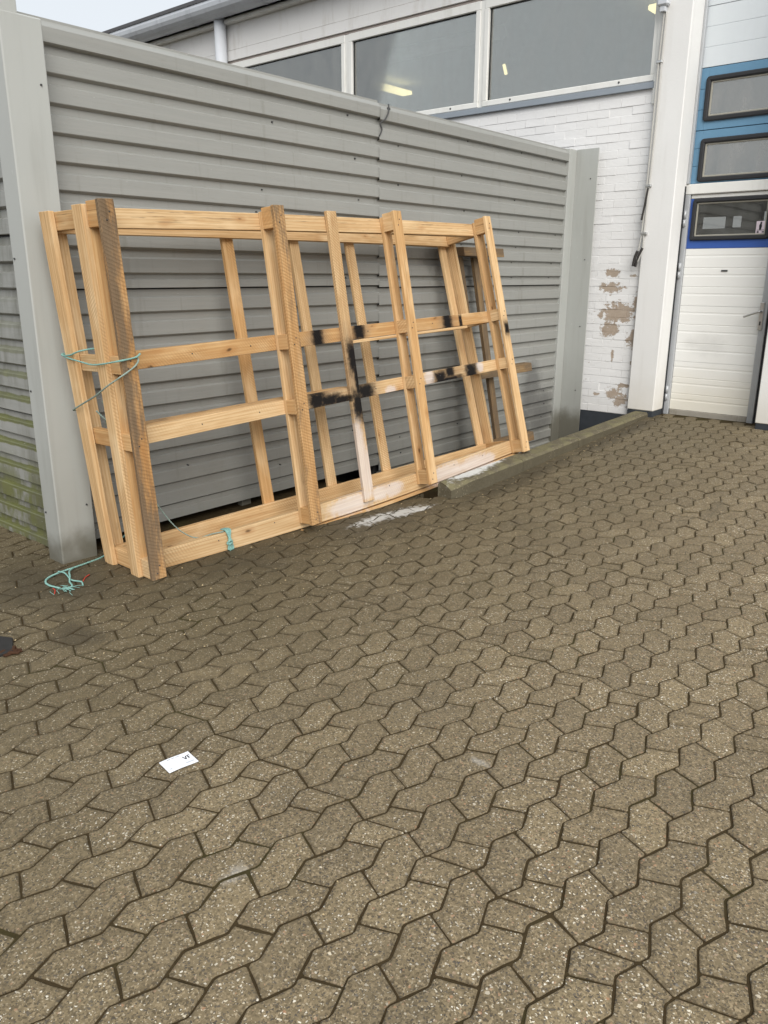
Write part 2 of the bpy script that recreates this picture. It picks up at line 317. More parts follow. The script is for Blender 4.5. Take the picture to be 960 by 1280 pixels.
# ---------- white painted masonry
PEEL = [(-3.59,1.52,.07,.035),(-3.58,1.385,.11,.045),(-3.50,1.14,.17,.085),(-3.30,1.24,.055,.075),(-3.575,.985,.085,.075),(-3.305,.905,.075,.085),
        (-3.38,.43,.06,.025),(-3.47,.345,.08,.05),(-3.40,.285,.075,.06),(-3.66,.32,.025,.018),(-3.68,1.12,.03,.05),(-3.36,1.50,.03,.015),(-3.52,.72,.015,.05),(-3.31,.67,.02,.015)]
def brick_mat():
    k = NT('painted_brick'); p = k.pos(); P3 = k.sep(p)
    n = k.noise(p, 3.0, 4); f = k.noise(p, 45.0, 4, 0.65)
    c = k.mix(n, (0.74, 0.735, 0.73), (0.82, 0.815, 0.81))
    c = k.mix(k.math('MULTIPLY', k.sm(f, 0.5, 0.8), 0.12), c, (0.6, 0.58, 0.55))
    jig = k.math('ADD', k.math('MULTIPLY', k.math('SUBTRACT', k.noise(k.mul(p, (1, 1, 1.5)), 15.0, 6, 0.78), 0.5), 4.6), 0.0)
    peel = k.ell(P3[0], P3[2], PEEL, 0.06, jig)
    edge = k.ell(P3[0], P3[2], PEEL, 0.10, k.math('SUBTRACT', jig, 0.10))
    lowm = k.math('SUBTRACT', 1.0, k.sm(P3[2], 1.2, 1.9))
    crack = k.math('MULTIPLY', k.sm(k.noise(k.mul(p, (9, 9, 20)), 1.0, 6, 0.8), 0.625, 0.65), lowm)
    c = k.mix(k.math('MULTIPLY', edge, 0.35), c, (0.34, 0.31, 0.28))
    c = k.mix(peel, c, k.mix(f, (0.31, 0.245, 0.190), (0.50, 0.415, 0.335)))
    c = k.mix(k.math('MULTIPLY', crack, 0.6), c, (0.42, 0.37, 0.32))
    c = k.mix(k.math('MULTIPLY', k.math('SUBTRACT', 1.0, k.sm(k.math('ADD', P3[2], k.math('MULTIPLY', n, 0.3)), 0.25, 0.6)), 0.18), c, (0.45, 0.41, 0.34))
    k.bump(k.math('ADD', f, k.math('MULTIPLY', peel, -0.8)), 0.4, 0.006); MAT['painted_brick'] = k.done(c, 0.7, 0.25)
brick_mat()
def render_mat():
    k = NT('white_render'); p = k.pos(); P3 = k.sep(p)
    n = k.noise(p, 2.2, 4); f = k.noise(p, 60.0, 3, 0.6)
    c = k.mix(n, (0.72, 0.715, 0.70), (0.79, 0.785, 0.77))
    c = k.mix(k.math('MULTIPLY', k.sm(k.noise(k.mul(p, (7, 7, 0.7)), 1.4, 4), 0.52, 0.78), 0.22), c, (0.5, 0.48, 0.44))
    c = k.mix(k.math('MULTIPLY', k.math('SUBTRACT', 1.0, k.sm(k.math('ADD', P3[2], k.math('MULTIPLY', n, 0.5)), 0.35, 1.0)), 0.40), c, (0.46, 0.40, 0.29))
    v = k.voro(p, 7.0); c = k.mix(k.math('MULTIPLY', k.math('LESS_THAN', v.outputs['Distance'], 0.05), 0.5), c, (0.4, 0.39, 0.37))
    k.bump(f, 0.25, 0.004); MAT['white_render'] = k.done(c, 0.72, 0.25)
render_mat()
simple('plinth_black', (0.040, 0.045, 0.052), 0.75, 0.2, var=0.3, scale=12)
simple('white_frame', (0.76, 0.755, 0.72), 0.42, 0.4, var=0.04, dirt=((0.5, 0.48, 0.43), 0.35))
simple('frame_shadow', (0.50, 0.44, 0.37), 0.6, 0.2, var=0.08)
simple('zinc', (0.52, 0.545, 0.58), 0.4, 0.5, metal=0.1, var=0.1, scale=3, dirt=((0.40, 0.41, 0.44), 0.6))
simple('pipe_grey', (0.56, 0.58, 0.61), 0.4, 0.4, var=0.06)
simple('sill_grey', (0.27, 0.305, 0.345), 0.45, 0.35, var=0.08)
simple('boarding', (0.74, 0.73, 0.715), 0.65, 0.25, var=0.05, scale=2.5, dirt=((0.56, 0.53, 0.49), 0.5))
simple('board_joint', (0.40, 0.34, 0.31), 0.8, 0.2)
def panel_mat(name, col, yellow):
    k = NT(name); p = k.pos(); P3 = k.sep(p)
    c = k.mix(k.noise(p, 2.0, 4), tuple(x * .95 for x in col), tuple(min(1, x * 1.04) for x in col))
    if yellow:
        c = k.mix(k.math('MULTIPLY', k.math('SUBTRACT', 1.0, k.sm(k.math('ADD', P3[2], k.math('MULTIPLY', k.noise(p, 4.0, 3), 0.3)), 0.3, 0.95)), 0.42), c, (0.66, 0.58, 0.40))
        sm = k.ell(P3[0], P3[2], [(-2.66, .86, .14, .09), (-2.80, .87, .10, .05)], 0.7, k.math('MULTIPLY', k.math('SUBTRACT', k.noise(p, 18.0, 4), 0.5), 1.3))
        c = k.mix(k.math('MULTIPLY', sm, 0.22), c, (0.35, 0.34, 0.32))
    else:
        c = k.mix(k.math('MULTIPLY', k.sm(k.noise(k.mul(p, (9, 9, 0.9)), 1.2, 4), 0.5, 0.8), 0.18), c, tuple(x * .7 for x in col))
    MAT[name] = k.done(c, 0.5, 0.35)
panel_mat('panel_white', (0.80, 0.795, 0.765), True); panel_mat('panel_upper_white', (0.66, 0.70, 0.725), False)
panel_mat('panel_blue', (0.135, 0.275, 0.41), False); panel_mat('strip_blue', (0.040, 0.105, 0.375), False)
simple('rubber', (0.030, 0.031, 0.034), 0.6, 0.3, var=0.2)
simple('gasket', (0.34, 0.325, 0.275), 0.6, 0.3, var=0.1)
simple('alu', (0.46, 0.475, 0.49), 0.42, 0.45, metal=0.25, var=0.06, dirt=((0.33, 0.32, 0.30), 0.4))
simple('alu_dirty', (0.32, 0.295, 0.25), 0.6, 0.3, var=0.2, scale=9, dirt=((0.16, 0.12, 0.075), 0.8))
simple('steel', (0.55, 0.55, 0.54), 0.3, 0.5, metal=0.8, var=0.05)
simple('dark_metal', (0.05, 0.05, 0.05), 0.5, 0.4)
simple('cable_grey', (0.46, 0.45, 0.42), 0.6, 0.3); simple('cable_black', (0.035, 0.032, 0.03), 0.6, 0.3)
simple('interior', (0.26, 0.265, 0.26), 0.9, 0.1); simple('interior_ceiling', (0.46, 0.47, 0.46), 0.9, 0.1); simple('duct', (0.86, 0.92, 0.93), 0.5, 0.3)
simple('roofing', (0.10, 0.10, 0.105), 0.9, 0.1); simple('slab', (0.18, 0.15, 0.11), 0.9, 0.1, var=0.2)
simple('rope_green', (0.215, 0.385, 0.345), 0.8, 0.1, var=0.35, scale=90); simple('rope_dirty', (0.25, 0.32, 0.28), 0.85, 0.1, var=0.4, scale=80)
simple('rope_red', (0.42, 0.06, 0.04), 0.8, 0.1); simple('black_rubber', (0.028, 0.027, 0.026), 0.75, 0.2, var=0.3, scale=25)
simple('rust', (0.060, 0.030, 0.017), 0.9, 0.1, var=0.4, scale=40); simple('strap_black', (0.03, 0.03, 0.03), 0.7, 0.2)
simple('card_white', (0.80, 0.82, 0.86), 0.4, 0.4, var=0.02); simple('ink_black', (0.02, 0.02, 0.022), 0.6, 0.2); simple('ink_grey', (0.50, 0.52, 0.56), 0.6, 0.2)
simple('sticker_pink', (0.66, 0.56, 0.62), 0.4, 0.4, var=0.03); simple('chip_tan', (0.46, 0.36, 0.21), 0.8, 0.1, var=0.4, scale=50)
def glass_mat(name, refl, dust, tint, dcol=(0.5, 0.5, 0.5)):
    k = NT(name); t = k.t
    tr = k.n('ShaderNodeBsdfTransparent'); tr.inputs[0].default_value = tint + (1,)
    gl = k.n('ShaderNodeBsdfGlossy'); gl.inputs['Roughness'].default_value = 0.03; gl.inputs['Color'].default_value = (0.97, 0.97, 0.93, 1)
    fr = k.n('ShaderNodeFresnel'); fr.inputs[0].default_value = 1.5
    m1 = k.n('ShaderNodeMixShader'); k.l(k.math('ADD', fr.outputs[0], refl, clamp=True), m1.inputs[0]); k.l(tr.outputs[0], m1.inputs[1]); k.l(gl.outputs[0], m1.inputs[2])
    df = k.n('ShaderNodeBsdfDiffuse'); df.inputs[0].default_value = dcol + (1,)
    p = k.pos(); dn = k.math('MULTIPLY', k.sm(k.noise(k.mul(p, (3, 3, 1.2)), 2.0, 5, 0.65), 0.2, 0.9), dust * 2)
    m2 = k.n('ShaderNodeMixShader'); k.l(dn, m2.inputs[0]); k.l(m1.outputs[0], m2.inputs[1]); k.l(df.outputs[0], m2.inputs[2])
    k.t.nodes.remove(k.b); k.l(m2.outputs[0], k.out.inputs[0]); MAT[name] = k.m
glass_mat('hall_glass', 0.20, 0.07, (0.88, 0.90, 0.89), (0.5, 0.49, 0.46)); glass_mat('gate_glass', 0.22, 0.30, (0.62, 0.61, 0.58), (0.42, 0.415, 0.40)); glass_mat('door_glass', 0.05, 0.07, (0.7, 0.7, 0.68))
def emis(name, col, st):
    k = NT(name); e = k.n('ShaderNodeEmission'); e.inputs[0].default_value = col + (1,); e.inputs[1].default_value = st
    k.t.nodes.remove(k.b); k.l(e.outputs[0], k.out.inputs[0]); MAT[name] = k.m
emis('tube_light', (1.0, 0.84, 0.42), 1.1); emis('lit_pane', (0.9, 0.95, 1.0), 0.27)

# ------------------------------------------------------------------ object helpers
def link(name, me, mat=None, parent=None, label=None, cat=None, group=None, kind=None):
    o = bpy.data.objects.new(name, me); C.objects.link(o)
    if mat is not None and me is not None:
        if isinstance(mat, (list, tuple)):
            for x in mat: me.materials.append(MAT[x])
        else: me.materials.append(MAT[mat])
    if parent: o.parent = parent
    if label: o['label'] = label
    if cat: o['category'] = cat
    if group: o['group'] = group
    if kind: o['kind'] = kind
    return o
def thing(name, label, cat, group=None):
    return link(name, None, label=label, cat=cat, group=group)
def bm2me(bm, name, smooth=False):
    me = bpy.data.meshes.new(name); bm.normal_update(); bm.to_mesh(me); bm.free()
    if smooth:
        for p in me.polygons: p.use_smooth = True
    return me
def box(bm, x0, x1, y0, y1, z0, z1, bev=0.0, mi=0, seg=1):
    r = bmesh.ops.create_cube(bm, size=1.0); vs = r['verts']
    for v in vs:
        v.co = Vector((x0 + (v.co.x + .5) * (x1 - x0), y0 + (v.co.y + .5) * (y1 - y0), z0 + (v.co.z + .5) * (z1 - z0)))
    fs = set(f for v in vs for f in v.link_faces)
    for f in fs: f.material_index = mi
    if bev > 0:
        bmesh.ops.bevel(bm, geom=list(set(e for v in vs for e in v.link_edges)), offset=bev, segments=seg, affect='EDGES', profile=0.5)
def tube(bm, pts, r, n=8, closed_ends=True, mi=0):
    pts = [Vector(p) for p in pts]; rings = []
    up = Vector((0, 0, 1))
    prev = None
    for i, p in enumerate(pts):
        t = (pts[min(i + 1, len(pts) - 1)] - pts[max(i - 1, 0)]).normalized()
        if prev is None:
            a = t.cross(up)
            if a.length < 1e-3: a = t.cross(Vector((1, 0, 0)))
        else: a = prev - t * prev.dot(t)
        a.normalize(); prev = a; b = t.cross(a)
        rr = r(i / max(1, len(pts) - 1)) if callable(r) else r
        rings.append([bm.verts.new(p + (a * math.cos(2 * PI * j / n) + b * math.sin(2 * PI * j / n)) * rr) for j in range(n)])
    for q0, q1 in zip(rings, rings[1:]):
        for j in range(n):
            f = bm.faces.new((q0[j], q0[(j + 1) % n], q1[(j + 1) % n], q1[j])); f.smooth = True; f.material_index = mi
    if closed_ends:
        bm.faces.new(rings[0][::-1]).material_index = mi; bm.faces.new(rings[-1]).material_index = mi
def spline(pts, k=6):
    pts = [Vector(p) for p in pts]; out = []
    for i in range(len(pts) - 1):
        p0, p1, p2, p3 = pts[max(i - 1, 0)], pts[i], pts[i + 1], pts[min(i + 2, len(pts) - 1)]
        for j in range(k):
            t = j / k
            out.append(0.5 * ((2 * p1) + (p2 - p0) * t + (2 * p0 - 5 * p1 + 4 * p2 - p3) * t * t + (3 * p1 - p0 - 3 * p2 + p3) * t ** 3))
    out.append(pts[-1]); return out
def rope(bm, pts, r=0.0042, k=8, twist=0.028):
    """a three-strand laid rope along pts"""
    c = spline(pts, k); L = 0.0; res = [[], [], []]
    for i, p in enumerate(c):
        if i: L += (p - c[i - 1]).length
        t = (c[min(i + 1, len(c) - 1)] - c[max(i - 1, 0)]).normalized()
        a = t.cross(Vector((0.3, 0.2, 1))).normalized(); b = t.cross(a)
        for j in range(3):
            an = 2 * PI * (L / twist + j / 3)
            res[j].append(p + (a * math.cos(an) + b * math.sin(an)) * r * 0.62)
    for s in res: tube(bm, s, r * 0.62, 5)
def profile_x(bm, prof, x0, x1, mi=0):
    """extrude a (y,z) profile from x0 to x1"""
    a = [bm.verts.new((x0, y, z)) for y, z in prof]; b = [bm.verts.new((x1, y, z)) for y, z in prof]
    for i in range(len(prof) - 1):
        f = bm.faces.new((a[i], b[i], b[i + 1], a[i + 1])); f.material_index = mi
def fn(x, y, z, s=1.0): return noise.noise(Vector((x * s, y * s, z * s)))

def ground_z(x, y):
    t = max(0.0, y - 4.2)
    s = 0.0515 * (t - 0.5 * (1 - math.exp(-t / 0.5)))
    return min(s, 0.165) + 0.006 * fn(x, y, 3.1, 0.9)

# ------------------------------------------------------------------ the ground
bm = bmesh.new()                                    # bedding sheet under the pavers, follows their fall
xs = [-300, -60, -12] + [-6 + i * 0.125 for i in range(80)] + [5, 12, 60, 300]
ys = [-300, -60, -8] + [-2 + i * 0.125 for i in range(92)] + [12, 60, 300]
gv = {}
for i, x in enumerate(xs):
    for j, y in enumerate(ys):
        z = ground_z(x, y) - 0.0040
        if x < -3.2 and y > 4.3: z = -0.42
        if y > 9.4: z = -0.42 if x < -3 else z
        gv[i, j] = bm.verts.new((x, y, z))
for i in range(len(xs) - 1):
    for j in range(len(ys) - 1): bm.faces.new((gv[i, j], gv[i + 1, j], gv[i + 1, j + 1], gv[i, j + 1]))
link('ground', bm2me(bm, 'ground'), 'soil', kind='structure', label='dark damp soil bedding showing in the joints of the paved yard')

# zigzag pavers -----------------------------------------------------
PER, AMP, W, GAP = 0.1955, 0.0187, 0.113, 0.0019
X1, Y0 = -0.722, 1.611
def zig(n, idx):                                     # idx even: left vertex, odd: right vertex
    return (X1 + n * W + (-AMP if idx % 2 == 0 else AMP), Y0 + idx * PER / 2)
def zx(n, y):                                        # x of zigzag n at y
    u = (y - Y0) / (PER / 2); i = math.floor(u); f = u - i
    a, b = zig(n, i)[0], zig(n, i + 1)[0]; return a + (b - a) * f
def outline(n, k, half=0):
    """the stone of band n (zigzag n to n+1) starting at the k-th cross joint"""
    A = (n % 2 == 0); sh = 0.0205 if A else -0.0205
    m0 = Y0 + (k if A else k + 0.5) * PER + PER / 4; m1 = m0 + PER
    i0 = 2 * k + (1 if A else 2)
    l0, l1, r0, r1 = m0 + sh, m1 + sh, m0 - sh, m1 - sh
    lo = [(zx(n, l0), l0), (zx(n + 1, r0), r0)]; hi = [(zx(n + 1, r1), r1), (zx(n, l1), l1)]
    if half:                                          # a stone cut across its middle, as laid where two clamp loads meet
        ml, mr = m0 + PER / 2 - 0.017, m0 + PER / 2 + 0.017; L_, R_2 = (zx(n, ml), ml), (zx(n + 1, mr), mr)
        return lo + [zig(n + 1, i0), R_2, L_, zig(n, i0)] if half == 1 else [L_, R_2, zig(n + 1, i0 + 1)] + hi + [zig(n, i0 + 1)]
    return lo + [zig(n + 1, i0), zig(n + 1, i0 + 1)] + hi + [zig(n, i0 + 1), zig(n, i0)]
def inset(poly, g):
    out = []; n = len(poly)
    for i in range(n):
        p0, p1, p2 = (Vector(poly[(i + d) % n]) for d in (-1, 0, 1))
        e0 = (p1 - p0).normalized(); e1 = (p2 - p1).normalized()
        n0 = Vector((-e0.y, e0.x)); n1 = Vector((-e1.y, e1.x)); b = (n0 + n1)
        b = b / max(0.3, b.dot(n0)); out.append(p1 + b * g)
    return out
def stone_rings(poly, jit, rng):
    """outline -> three rings: foot, shoulder, top edge, with slightly worn corners"""
    pl = inset(poly, GAP)
    pl = [p + Vector((rng.uniform(-jit, jit), rng.uniform(-jit, jit))) for p in pl]
    # round each corner a little
    q = []; core = []; n = len(pl); pin = inset(pl, 0.019)
    for i in range(n):
        p0, p1, p2 = pl[i - 1], pl[i], pl[(i + 1) % n]
        ca = rng.uniform(0.0025, 0.007); q.append(p1 + (p0 - p1).normalized() * ca); q.append(p1 + (p2 - p1).normalized() * ca)
        c0, c1, c2 = pin[i - 1], pin[i], pin[(i + 1) % n]; core += [c1 + (c0 - c1) * 0.03, c1 + (c2 - c1) * 0.03]
        if (p2 - p1).length > 0.07:                       # a nibbled spot along the edge
            t = rng.uniform(.35, .65); nn = Vector((-(p2 - p1).y, (p2 - p1).x)).normalized(); q.append(p1.lerp(p2, t) + nn * rng.uniform(-0.0002, 0.0022)); core.append(c1.lerp(c2, t))
    return q, inset(q, 0.0010), inset(q, 0.0030), core
def add_stone(bm, q, q1, q2, q3, place, uvl=None, tone=0.0):
    def ring(r, z): return [bm.verts.new(place(p.x, p.y, z)) for p in r]
    a, b, c, d_ = ring(q, -0.03), ring(q1, -0.0022), ring(q2, -0.0006), ring(q3, 0.0008); core = set(d_)
    n = len(q); fs = []
    for i in range(n):
        j = (i + 1) % n
        fs.append(bm.faces.new((a[i], a[j], b[j], b[i]))); fs.append(bm.faces.new((b[i], b[j], c[j], c[i])))
        fs.append(bm.faces.new((c[i], c[j], d_[j], d_[i])))
    fs.append(bm.faces.new(d_))
    for f in fs:
        if uvl:
            for lp in f.loops: lp[uvl].uv = (tone, 1.0 if lp.vert in core else 0.0)
def pix(x, y, z):
    v = Vector((x, y, z - 1.5)); d = v.dot(F_)
    if d < 0.2: return None
    return 480 + 994.63 * v.dot(R_) / d, 640 + 994.63 * v.dot(D_) / d, d
SPLIT = (-14, -8, -2, 4, 10, 16, 22, 28)
stones = []
for n in range(-58, 34):
    for k in range(-14, 33):
        po = outline(n, k); cx = sum(p[0] for p in po) / 8; cy = sum(p[1] for p in po) / 8
        if cy > 4.38 and cx < -3.095: continue
        if cy > 7.78 and not (-3.0 < cx < -2.1 and cy < 7.9): continue
        if cx < -4.0 and cy > 2.08: continue
        if cx < -4.35 and cy < 0.6: continue
        v = pix(cx, cy, ground_z(cx, cy)); vis = 0.0
        if v and -60 < v[0] < 1020 and -40 < v[1] < 1340: vis = (1.5 / v[2]) / v[2] ** 2
        for hf in ((1, 2) if (n % 2 and k in SPLIT) else (0,)): stones.append((vis, n, k, cx, cy, hf))
stones.sort(key=lambda s: -s[0])
yard = link('paved_yard', None, kind='structure', label='zigzag concrete block paving of the yard')
rng = random.Random(3)
protos = {}
for par, hf in ((0, 0), (1, 0), (1, 1), (1, 2)):
    for v in range(5):
        n, k = par, 0
        po = outline(n, k); cx = sum(p[0] for p in po) / 8; cy = sum(p[1] for p in po) / 8
        po = [(p[0] - cx, p[1] - cy) for p in (outline(n, k, hf) if hf else po)]
        b2 = bmesh.new(); ul = b2.loops.layers.uv.new('tone'); rg = random.Random(par * 10 + v + hf * 50)
        dish = rg.uniform(-.001, .001)
        add_stone(b2, *stone_rings(po, 0.0013, rg), lambda x, y, z: (x, y, z + dish * (x * 9)), ul, 0.0)
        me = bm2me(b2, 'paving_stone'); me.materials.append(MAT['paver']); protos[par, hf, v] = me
for vis, n, k, cx, cy, hf in stones[:300]:
    o = bpy.data.objects.new('paving_stone', protos[n % 2, hf, rng.randrange(5)]); C.objects.link(o); o.parent = yard
    o.location = (cx, cy, ground_z(cx, cy) + rng.gauss(0, 0.0010))
    o.rotation_euler = (rng.gauss(0, 0.006), rng.gauss(0, 0.008), rng.gauss(0, 0.004))
bm = bmesh.new(); ul = bm.loops.layers.uv.new('tone')
for vis, n, k, cx, cy, hf in stones[300:]:
    dz = rng.gauss(0, 0.0011); tx, ty = rng.gauss(0, 0.007), rng.gauss(0, 0.007)
    add_stone(bm, *stone_rings(outline(n, k, hf), 0.0015, rng),
              lambda x, y, z: (x, y, ground_z(x, y) + z + dz + tx * (x - cx) + ty * (y - cy)), ul, rng.random())
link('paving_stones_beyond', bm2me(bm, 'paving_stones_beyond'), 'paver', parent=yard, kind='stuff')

# kerb -------------------------------------------------------------
kerb = link('kerb', None, kind='structure', label='mossy concrete kerb running along the fence up to the building')
cuts = [4.385, 5.30, 6.22, 7.14, 7.71]
for i, (ya, yb) in enumerate(zip(cuts, cuts[1:])):
    bm = bmesh.new(); N = 10; sec = []
    for j in range(N + 1):
        y = ya + 0.003 + (yb - ya - 0.006) * j / N
        zt = 0.108 + 0.092 * (y - 4.4) / 3.2; zb = -0.40
        rg = fn(y, 0.3, i, 6.0)
        end = max(0, 1 - (y - 4.385) / 0.16) if i == 0 else 0
        xf = -3.072 + 0.004 * rg - 0.035 * end ** 2; xb = -3.215
        pts = [(xf + 0.004, zb), (xf, zt - 0.022 - 0.03 * end), (xf - 0.016 - 0.03 * end, zt - 0.004 * (1 + rg) - 0.012 * end), (xb + 0.014, zt + 0.003 * rg), (xb, zt - 0.016), (xb, zb)]
        sec.append([bm.verts.new((x, y + 0.01 * end * fn(x, z, 2, 30), z)) for x, z in pts])
    for a, b in zip(sec, sec[1:]):
        for j in range(5): bm.faces.new((a[j], b[j], b[j + 1], a[j + 1]))
    bm.faces.new(sec[0]); bm.faces.new(sec[-1][::-1]); bmesh.ops.recalc_face_normals(bm, faces=bm.faces)
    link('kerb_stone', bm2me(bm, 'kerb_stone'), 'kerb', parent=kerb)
# earth bank under and behind the fence foot
bm = bmesh.new(); q = {}
for i in range(14):
    for j in range(40):
        x = -4.9 + i * 0.128; y = 2.1 + j * 0.1425
        if x > -3.22: x = -3.22
        z = -0.05 + 0.03 * fn(x, y, 9, 3) - (0.07 if x < -4.0 else 0.0)
        if y > 4.3: z = -0.30 + 0.04 * fn(x, y, 9, 4)
        elif x > -3.98: z = -0.045
        q[i, j] = bm.verts.new((x, y, z))
for i in range(13):
    for j in range(39): bm.faces.new((q[i, j], q[i + 1, j], q[i + 1, j + 1], q[i, j + 1]))
link('earth', bm2me(bm, 'earth'), 'soil', kind='structure', label='dark earth under the foot of the grey fence')

# small litter: chips, seeds, splinters
bm = bmesh.new(); rg = random.Random(11)
for i in range(420):
    if rg.random() < 0.45: x, y = rg.uniform(-3.9, -2.2), rg.uniform(1.3, 4.4)
    elif rg.random() < 0.5: y = rg.uniform(4.5, 7.6); x = -3.06 + abs(rg.gauss(0, .12))
    else: x, y = rg.uniform(-3, 0.2), rg.uniform(.6, 6)
    z = ground_z(x, y) + 0.003; a = rg.uniform(0, PI); l = rg.uniform(.002, .006); ww = l * rg.uniform(.25, .8)
    ca, sa = math.cos(a), math.sin(a)
    t = bm.verts.new((x, y, z + ww * .7))
    v = [bm.verts.new((x + ca * l * sx - sa * ww * sy, y + sa * l * sx + ca * ww * sy, z - .002)) for sx, sy in ((-1, -.5), (0, -1), (1, .4), (0, 1))]
    for j in range(4): bm.faces.new((v[j], v[(j + 1) % 4], t))
link('litter', bm2me(bm, 'litter'), 'chip_tan', kind='stuff', label='pale splinters and leaf crumbs scattered over the pavers')

# ------------------------------------------------------------------ steel fence
ZT, PITCH = 2.68, 0.1333
def rib_profile(ztop, zbot, rib_list):
    """list of (depth, z, phase): depth positive = proud"""
    pr = []; z = ztop
    for h in rib_list:
        if z - h < zbot: break
        s = h / PITCH
        # phase 0..0.36 trough, 0.36..0.44 lip out, 0.44..0.94 face, 0.94..1 under-turn
        pr += [(0.001, z - 0.004 * s, 0.04), (0.004, z - 0.041 * s, 0.34), (0.018, z - 0.047 * s, 0.40), (0.023, z - 0.051 * s, 0.42), (0.0255, z - 0.123 * s, 0.95), (0.022, z - 0.127 * s, 0.97)]
        z -= h
    return pr, z
def sheet(name, pr, place, a0, a1, mat, parent, na=26, wav=0.0028):
    bm = bmesh.new(); ul = bm.loops.layers.uv.new('profile'); cols = []
    for i in range(na + 1):
        a = a0 + (a1 - a0) * i / na
        cols.append([bm.verts.new(place(a, d + wav * fn(a * 1.3, z * 2.1, 5), z)) for d, z, ph in pr])
    for i in range(na):
        for j in range(len(pr) - 1):
            f = bm.faces.new((cols[i][j], cols[i][j + 1], cols[i + 1][j + 1], cols[i + 1][j]))
            for lp, q in zip(f.loops, (pr[j], pr[j + 1], pr[j + 1], pr[j])): lp[ul].uv = (q[2], q[1])
    return link(name, bm2me(bm, name), mat, parent=parent)
fence = thing('steel_fence', 'long grey ribbed steel fence behind the leaning wooden crate', 'fence')
XF = -4.062
SEAM = 4.70
coping = [(0.000, ZT, 0.8), (0.000, ZT - 0.012, 0.8), (0.002, ZT - 0.014, 0.8), (0.034, ZT - 0.043, 0.8), (0.0355, ZT - 0.046, 0.8), (0.0335, ZT - 0.110, 0.9), (0.026, ZT - 0.115, 0.95)]
for (a0, a1, dz, dx, zend) in ((2.10, SEAM + 0.012, 0.0, 0.0, 0.02), (SEAM, 7.56, -0.014, 0.004, -0.36)):
    plc = lambda a, d, z: (XF + dx + d, a, z + dz)
    ribs = [[PITCH] * 8 + [0.078], [PITCH] * 7 + [0.085], [PITCH] * 9]
    z = ZT - 0.115
    for si, rl in enumerate(ribs):
        if si == 2 and zend > 0: rl = rl[:2] 
        pr, z2 = rib_profile(z, zend - 0.06, rl)
        if si == 0: pr = coping + pr
        off = 0.0015 * si
        sheet('cladding_sheet', [(d - off, zz, ph) for d, zz, ph in pr], plc, a0, a1, 'cladding_grey', fence)
        z = z2
    if zend > 0:
        sheet('base_flashing', [(0.004, z - 0.001, .04), (0.006, z - 0.03, .3), (0.018, z - 0.036, .5), (0.020, z - 0.088, .5), (0.004, z - 0.092, .5)], plc, a0, a1, 'cladding_grey', fence)
# corner post: folded steel box
bm = bmesh.new()
box(bm, -4.068, -3.918, 1.957, 2.163, -0.02, 2.632, 0.006)
o = link('corner_post', bm2me(bm, 'corner_post'), 'trim_grey', parent=fence)
bm = bmesh.new(); box(bm, -4.066, -3.9205, 1.9595, 2.050, 2.625, 2.74, 0.003)
link('post_cap', bm2me(bm, 'post_cap'), 'trim_grey', parent=fence)
bm = bmesh.new()
box(bm, -4.110, -4.020, 7.500, 7.648, -0.40, 2.668, 0.004); box(bm, -4.026, -3.792, 7.6485, 7.657, -0.40, 2.672, 0.002)
link('end_post', bm2me(bm, 'end_post'), 'trim_grey', parent=fence)
bm = bmesh.new(); box(bm, -4.14, -4.09, 3.34, 3.42, -0.05, 2.4, .003)
link('fence_leg', bm2me(bm, 'fence_leg'), 'trim_grey', parent=fence)
bm = bmesh.new(); box(bm, -4.125, -4.095, 2.05, SEAM, 0.10, 2.60, 0); box(bm, -4.124, -4.096, SEAM, 7.64, -0.38, 2.60, 0)                      # backing that closes the fence
link('fence_back', bm2me(bm, 'fence_back'), 'dark_metal', parent=fence)
bm = bmesh.new(); box(bm, -4.60, -4.56, 2.16, 7.45, -0.40, 2.55, 0); box(bm, -4.56, -4.13, 2.16, 7.45, 2.45, 2.50, 0); box(bm, -4.56, -4.13, 2.16, 2.19, -0.40, 2.45, 0)       # added black box, keeps the gap under the fence dark
link('gap_blocker', bm2me(bm, 'gap_blocker'), 'dark_metal', parent=fence)
# screws
bm = bmesh.new()
def screw(p, ax, r=0.0075):
    m = Matrix.Translation(p) @ (Matrix.Rotation(PI / 2, 4, 'Y') if ax == 'x' else Matrix.Rotation(PI / 2, 4, 'X'))
    bmesh.ops.create_cone(bm, cap_ends=True, segments=6, radius1=r, radius2=r * .8, depth=0.012, matrix=m)
rg = random.Random(5)
for yc in (2.95, 3.62, 4.42, 4.95, 5.75, 6.65, 7.3):
    for i in range(19):
        if rg.random() < 0.55:
            screw((XF + 0.006, yc + rg.uniform(-.09, .09), ZT - 0.115 - i * PITCH - 0.022 - (0.05 if i > 8 else 0)), 'x', rg.uniform(.005, .0075))
for z in (0.30, 0.95, 1.60, 2.35): screw((-3.918, 2.125, z), 'x', 0.006); screw((-4.04, 1.957, z - 0.03), 'y', 0.006); screw((-3.86, 7.6485, z + .05), 'y', 0.006)
link('screw_heads', bm2me(bm, 'screw_heads'), 'dark_metal', parent=fence, kind='stuff')
bm = bmesh.new(); tube(bm, spline([(XF + .03, SEAM + .10, ZT - .015), (XF + .05, SEAM + .075, ZT - .07), (XF + .045, SEAM + .045, ZT - .12), (XF + .03, SEAM + .01, ZT - .15), (XF + .035, SEAM + .02, ZT - .19), (XF + .028, SEAM + .0, ZT - .235)]), 0.0055, 6)
box(bm, XF + .026, XF + .033, SEAM + .085, SEAM + .118, ZT - .10, ZT - .035, .002)
link('seam_clip', bm2me(bm, 'seam_clip'), 'dark_metal', parent=fence)

